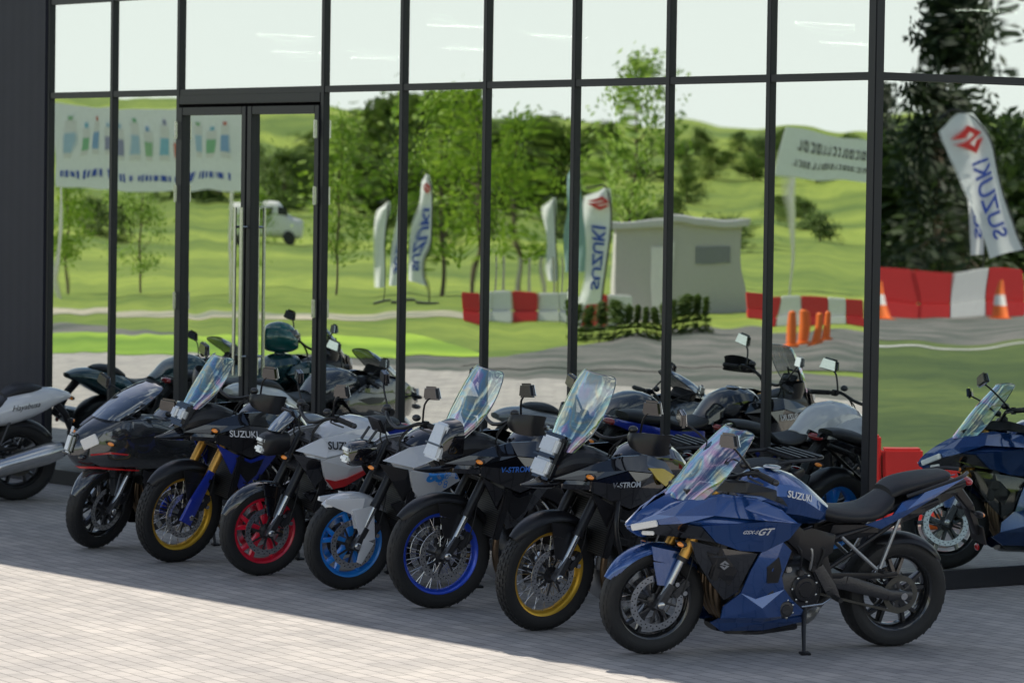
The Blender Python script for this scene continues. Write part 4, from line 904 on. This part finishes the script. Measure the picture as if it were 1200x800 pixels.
for i in range(24):
    u=1005+i*13; Y=rt.uniform(118,150)
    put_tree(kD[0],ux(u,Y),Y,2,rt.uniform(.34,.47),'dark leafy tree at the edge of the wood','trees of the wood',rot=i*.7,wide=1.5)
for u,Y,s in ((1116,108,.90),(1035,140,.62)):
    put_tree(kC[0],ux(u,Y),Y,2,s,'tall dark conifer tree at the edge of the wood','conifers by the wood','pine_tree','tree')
for i in range(13):
    put_tree(kS[0],ux(672+i*13.5,66),66+.1*(i%3),1,.95+.2*rt.random(),'small clipped conifer shrub in a hedge row','hedge shrubs','shrub','shrub',rot=i)
for k in kY+kB+kC+kS+kD:
    for o in k: bpy.data.objects.remove(o)
# ------------------------------------------------------------ things around (seen mirrored)
whitem=mat('white_plastic',(.72,.72,.72),.5); redm=mat('red_plastic',(.60,.03,.03),.45); orangem=mat('orange_plastic',(.8,.16,.02),.5); plaster=mat('pale_render',(.47,.47,.45),.85,bump=.3)
roofm=mat('roof_sheet',(.55,.55,.55),.6); flagm=mat('white_flag_fabric',(.84,.86,.88),.7,bump=.3,bscale=6); bluem=mat('blue_print',(.02,.07,.42),.6); vang=mat('van_window',(.03,.035,.04),.1)
def flag(X,Y,env,h=3.,w=.62,col=flagm,bend=0.,txt='SUZUKI',s0=.16):
    loc,rot=at(X,Y,env); e=empty('feather_flag',loc,(0,0,rot[2]),'white feather flag with vertical lettering on a mast' if txt else 'plain pale feather flag on a curved mast','flag','feather flags')
    B=Matrix.Rotation(bend,4,'Y')
    p=MB(B); p.tube([(0,0,0),(0,0,h*.7),(.06,0,h*.9),(w*.5,0,h),(w*.9,0,h*.97)],.018,blackplastic,8,k=3); p.box((0,0,.03),(.5,.5,.05),dkalu); p.build('mast',e)
    s=MB(B); Gp=[]
    for i in range(13):
        f=i/12; z=h*(s0+(.98-s0)*f); ww=w*(1 if f<.82 else math.sqrt(max(0.02,1-((f-.82)/.19)**2)))
        off=(0 if f<.85 else (f-.85)*w*1.2)
        Gp.append([(off+ww*j/6,.05*math.sin(j*1.1+i*.7)*j/6,z) for j in range(7)])
    s.patch(Gp,col); s.build('sail',e)
    if txt:
        l=MB(B); vs,fs=textmesh(txt,w*.68,0,.008); L_=h*(.98-s0); zc=h*s0+L_*.40; fct=L_*.64/(w*.68*3.9)
        l.add([(w*.5-v,-.075,zc+u*fct) for u,v,_ in vs],fs,bluem)
        for q in (SA,SB,[(-x,-z) for x,z in SA]): l.add([(w*.5+x*w*.7,-.075,h*.87+z*w*.7) for x,z in q],[list(range(len(q)))],redm)
        l.build('lettering',e)
flag(ux(484,84),84,1,2.9,.36,bend=-.04); flag(ux(457,86),86,1,2.4,.25,txt=None); flag(ux(696,72.5),72.5,1,2.75,.42,bend=-.08); flag(ux(652,93),93,1,2.5,.28,txt=None); flag(ux(684,98),98,1,3.3,.4,col=mat('grey_flag_fabric',(.3,.45,.5),.7),txt=None)
flag(ux(1250,80),80,2,4.8,.85,bend=.36,s0=.36); flag(ux(1162,88),88,2,4.4,.35,s0=.3)
def barrier(X,Y,env,w,h,col):
    loc,rot=at(X,Y,env); e=empty('barrier',loc,rot,('red' if col is redm else 'white')+' plastic traffic barrier beside the road','barrier','plastic traffic barriers')
    b=MB(); b.box((0,0,h*.17),(w*.99,.5,h*.34),col,bev=.02,taper=.8,tx=1.); b.build('barrier_foot',e)
    b=MB(); b.box((0,0,h*.67),(w*.99,.28,h*.655),col,bev=.02,taper=.75,tx=1.)
    b.build('barrier_body',e)
for i in range(8): barrier(-1.0+i*.42,74+.05*i,1,.42,.58,redm if i%3==0 else whitem)
for i in range(5): barrier(4.75+i*.44,73,1,.44,.58,redm if i%2==0 else whitem)
for i in range(4): barrier(8.9+i*.8,86,2,.8,1.0,redm if i%3!=2 else whitem)
barrier(9.3,104,2,1.2,1.7,redm)
for i in range(3): barrier(2.78+i*.30,29.6,2,.29,.68-.1*i,redm)
def cone(X,Y,env,h):
    loc,rot=at(X,Y,env); e=empty('traffic_cone',loc,rot,'orange traffic cone with white band on asphalt','traffic cone','traffic cones')
    b=MB(); b.box((0,0,.02),(h*.55,h*.55,.035),orangem,bev=.01); b.build('cone_base',e)
    prof=[(h*.2,.04),(h*.13,h*.4),(h*.13,h*.4),(h*.09,h*.65),(h*.09,h*.65),(h*.035,h)]
    for k,(a,b_) in enumerate(((0,1),(2,3),(4,5))):
        m=MB(); m.patch([[(prof[q][0]*math.cos(t),prof[q][0]*math.sin(t),prof[q][1]) for t in np.linspace(0,2*math.pi,17)] for q in (a,b_)],whitem if k==1 else orangem); m.build('cone_band' if k==1 else 'cone_shell',e)
for X,Y,ev,h in ((ux(1053,84),84,2,.75),(ux(1186,84),84,2,.75),(ux(1112,29),29,2,.30)): cone(X,Y,ev,h)
for i,u in enumerate((924,936,950,961)):
    loc,rot=at(ux(u,63+i%2),63+i%2,1); b=MB(); b.tube([(0,0,0),(0,0,.05),(0,0,.06),(0,0,.55),(0,0,.58)],[.12,.12,.075,.06,.03],orangem,12)
    o=b.build('bollard'); o.location=loc; o['label']='orange plastic bollard on the asphalt'; o['category']='bollard'; o['group']='orange bollards'
loc,rot=at(ux(796,76),76,1); k=empty('kiosk',loc,rot,'small pale flat roofed kiosk building with white door','building')
b=MB(); b.box((0,1.2,.95),(2.85,2.4,1.9),plaster,bev=.01); b.build('wall',k); b=MB(); b.box((0,1.2,1.96),(3.1,2.7,.14),roofm,bev=.02); b.build('roof',k)
b=MB(); b.box((.35,-.01,.80),(.42,.04,1.5),whitem); b.build('door',k); b=MB(); b.box((-.75,-.01,1.3),(.8,.04,.35),mat('kiosk_window',(.2,.22,.24),.1)); b.build('window',k)
loc,rot=at(ux(322,165),165,1); v=empty('delivery_van',loc,(0,0,rot[2]),'white delivery van driving on the distant road','van')
b=MB(); b.loft([(-1.1,.35,1.0,.8),(-1.0,.3,1.15,.85),(-.6,.3,1.3,.88),(-.2,.3,1.85,.88),(.3,.3,1.95,.88),(1.9,.3,1.95,.88),(2.0,.35,1.85,.85)],whitem,p=5,k=2); b.build('body',v)
for a_ in ((-.35,.6),(.9,1.2)):
    b=MB(); b.box((a_[0],-.885,1.42),(a_[1],.02,.4),vang); b.build('window',v)
for x in (-.6,1.4):
    b=MB(); b.rev([(0,-.9),(.2,-.92),(.32,-.9),(.32,-.7)],(x,0,.32),rubber,20); b.build('wheel',v)
def banner(X,Y,w,h,z0,kind,roll=0.):
    loc,rot=at(X,Y,1); e=empty('billboard',loc,rot,'white banner with colourful product pictures on posts' if kind==0 else 'white banner with two lines of dark lettering on posts','banner','roadside banners')
    for x in (-w*.45,w*.45):
        b=MB(); b.tube([(x,.06,0),(x,.06,z0+h)],.05,steel,8); b.build('post',e)
    Rr=Matrix.Translation((0,0,z0+h/2))@Matrix.Rotation(roll,4,'Y')@Matrix.Translation((0,0,-z0-h/2))
    b=MB(Rr); b.box((0,0,z0+h/2),(w,.04,h),flagm,bev=0); b.build('banner_sheet',e)
    b=MB(Rr); r=random.Random(9)
    if kind==0:
        pc=lambda nm,c: mat(nm,c,.6)
        cs=[pc('pale_blue_print',(.25,.4,.65)),pc('green_print',(.25,.5,.3)),pc('sky_print',(.4,.55,.7)),pc('pale_red_print',(.6,.2,.15)),pc('cyan_print',(.25,.5,.65)),pc('green_print',(.3,.5,.3)),pc('sky_print',(.4,.55,.7)),pc('grey_print',(.3,.3,.45))]
        for i in range(11):
            x=-w*.43+i*w*.083; hh=h*(.34 if i%2 else .42)
            b.box((x,-.03,z0+h*.40+hh/2),(w*.05,.012,hh),whitem,bev=.0); b.box((x,-.038,z0+h*.40+hh*.42),(w*.05,.012,hh*.5),cs[i%8],bev=0); b.box((x,-.034,z0+h*.40+hh+h*.03),(w*.022,.012,h*.05),cs[(i+3)%8],bev=0)
        x=-w*.45
        while x<w*.44:
            ww=w*r.uniform(.012,.028); b.box((x+ww/2,-.03,z0+h*.17),(ww*.7,.012,h*r.uniform(.07,.11)),bluem,bev=0); x+=ww*1.25+(w*.02 if r.random()<.15 else 0)
    else:
        for row,hh in ((.66,.20),(.30,.13)):
            x=-w*.44
            while x<w*.40:
                ww=w*r.uniform(.03,.06); xx=x+ww/2; z=z0+h*row; H_=h*hh; W_=ww*.75; k=r.randrange(4)
                b.box((xx-W_*.38,-.03,z),(W_*.25,.012,H_),blackplastic,bev=0)
                if k!=1: b.box((xx+W_*.05,-.034,z+H_*.4),(W_*.7,.012,H_*.2),blackplastic,bev=0)
                if k in(0,2): b.box((xx+W_*.38,-.032,z),(W_*.25,.012,H_),blackplastic,bev=0)
                if k!=2: b.box((xx+W_*.05,-.036,z-H_*.4),(W_*.7,.012,H_*.2),blackplastic,bev=0)
                x+=ww*1.2
    b.build('print',e)
banner(ux(165,84),84,4.2,1.75,2.5,0); banner(ux(972,90),90,2.3,1.05,2.85,1,roll=-.12)
for i in range(9):
    loc,rot=at(ux(556+i*13,78+i*.3),78+i*.3,1); b=MB(); b.box((0,0,.6),(.05,.05,1.2),steel,bev=.005)
    o=b.build('fence_post'); o.location=loc; o['label']='thin pale metal fence post in the grass'; o['category']='fence post'; o['group']='fence posts'
# ------------------------------------------------------------ light, world, camera
w=bpy.data.worlds.new('World'); sc.world=w; w.use_nodes=True; nt=w.node_tree; bg=nt.nodes['Background']; N=nt.nodes; L=nt.links
az=Vector((.158,.987)).normalized(); el=D(45.4)
sky=N.new('ShaderNodeTexSky'); sky.sky_type='NISHITA'; sky.sun_disc=False; sky.sun_elevation=el; sky.sun_rotation=math.atan2(az.x,az.y); sky.air_density=1.; sky.dust_density=1.2; sky.ozone_density=1.2
tc=N.new('ShaderNodeTexCoord'); sx=N.new('ShaderNodeSeparateXYZ'); L.new(tc.outputs['Generated'],sx.inputs[0])
mr=N.new('ShaderNodeMapRange'); mr.interpolation_type='SMOOTHSTEP'; mr.inputs['From Min'].default_value=.02; mr.inputs['From Max'].default_value=.36; mr.inputs['To Min'].default_value=.94; mr.inputs['To Max'].default_value=.0; L.new(sx.outputs['Z'],mr.inputs['Value'])
mp=N.new('ShaderNodeMapping'); mp.inputs['Scale'].default_value=(1,1,3.5); L.new(tc.outputs['Generated'],mp.inputs['Vector'])
nz=N.new('ShaderNodeTexNoise'); nz.inputs['Scale'].default_value=2.6; nz.inputs['Detail'].default_value=7; nz.inputs['Roughness'].default_value=.55; L.new(mp.outputs[0],nz.inputs['Vector'])
cl=N.new('ShaderNodeMapRange'); cl.inputs['From Min'].default_value=.5; cl.inputs['From Max'].default_value=.70; cl.inputs['To Max'].default_value=.8; L.new(nz.outputs['Fac'],cl.inputs['Value'])
mxm=N.new('ShaderNodeMath'); mxm.operation='MAXIMUM'; L.new(mr.outputs[0],mxm.inputs[0]); L.new(cl.outputs[0],mxm.inputs[1])
mx=N.new('ShaderNodeMix'); mx.data_type='RGBA'; L.new(mxm.outputs[0],mx.inputs[0]); L.new(sky.outputs[0],mx.inputs[6]); mx.inputs[7].default_value=(10.4,10.9,10.6,1); L.new(mx.outputs[2],bg.inputs[0]); bg.inputs[1].default_value=.10
sl=bpy.data.lights.new('sun','SUN'); sl.energy=5.; sl.angle=D(.5); sl.color=(1,.92,.79); so=bpy.data.objects.new('sun',sl); COL.objects.link(so)
sd=Vector((az.x*math.cos(el),az.y*math.cos(el),math.sin(el))); so.rotation_euler=(-sd).to_track_quat('-Z','Y').to_euler(); so.location=(0,0,30)
cd=bpy.data.cameras.new('camera'); cd.lens=135; cd.sensor_width=36; cd.clip_end=4000; cd.clip_start=.5
cd.dof.use_dof=True; cd.dof.focus_distance=22.5; cd.dof.aperture_fstop=4.5
co=bpy.data.objects.new('camera',cd); COL.objects.link(co); co.location=(0,0,2.48)
co.rotation_mode='QUATERNION'; co.rotation_quaternion=(Matrix.Rotation(D(90-2.19),3,'X')@Matrix.Rotation(D(.82),3,'Z')).to_quaternion()
sc.camera=co
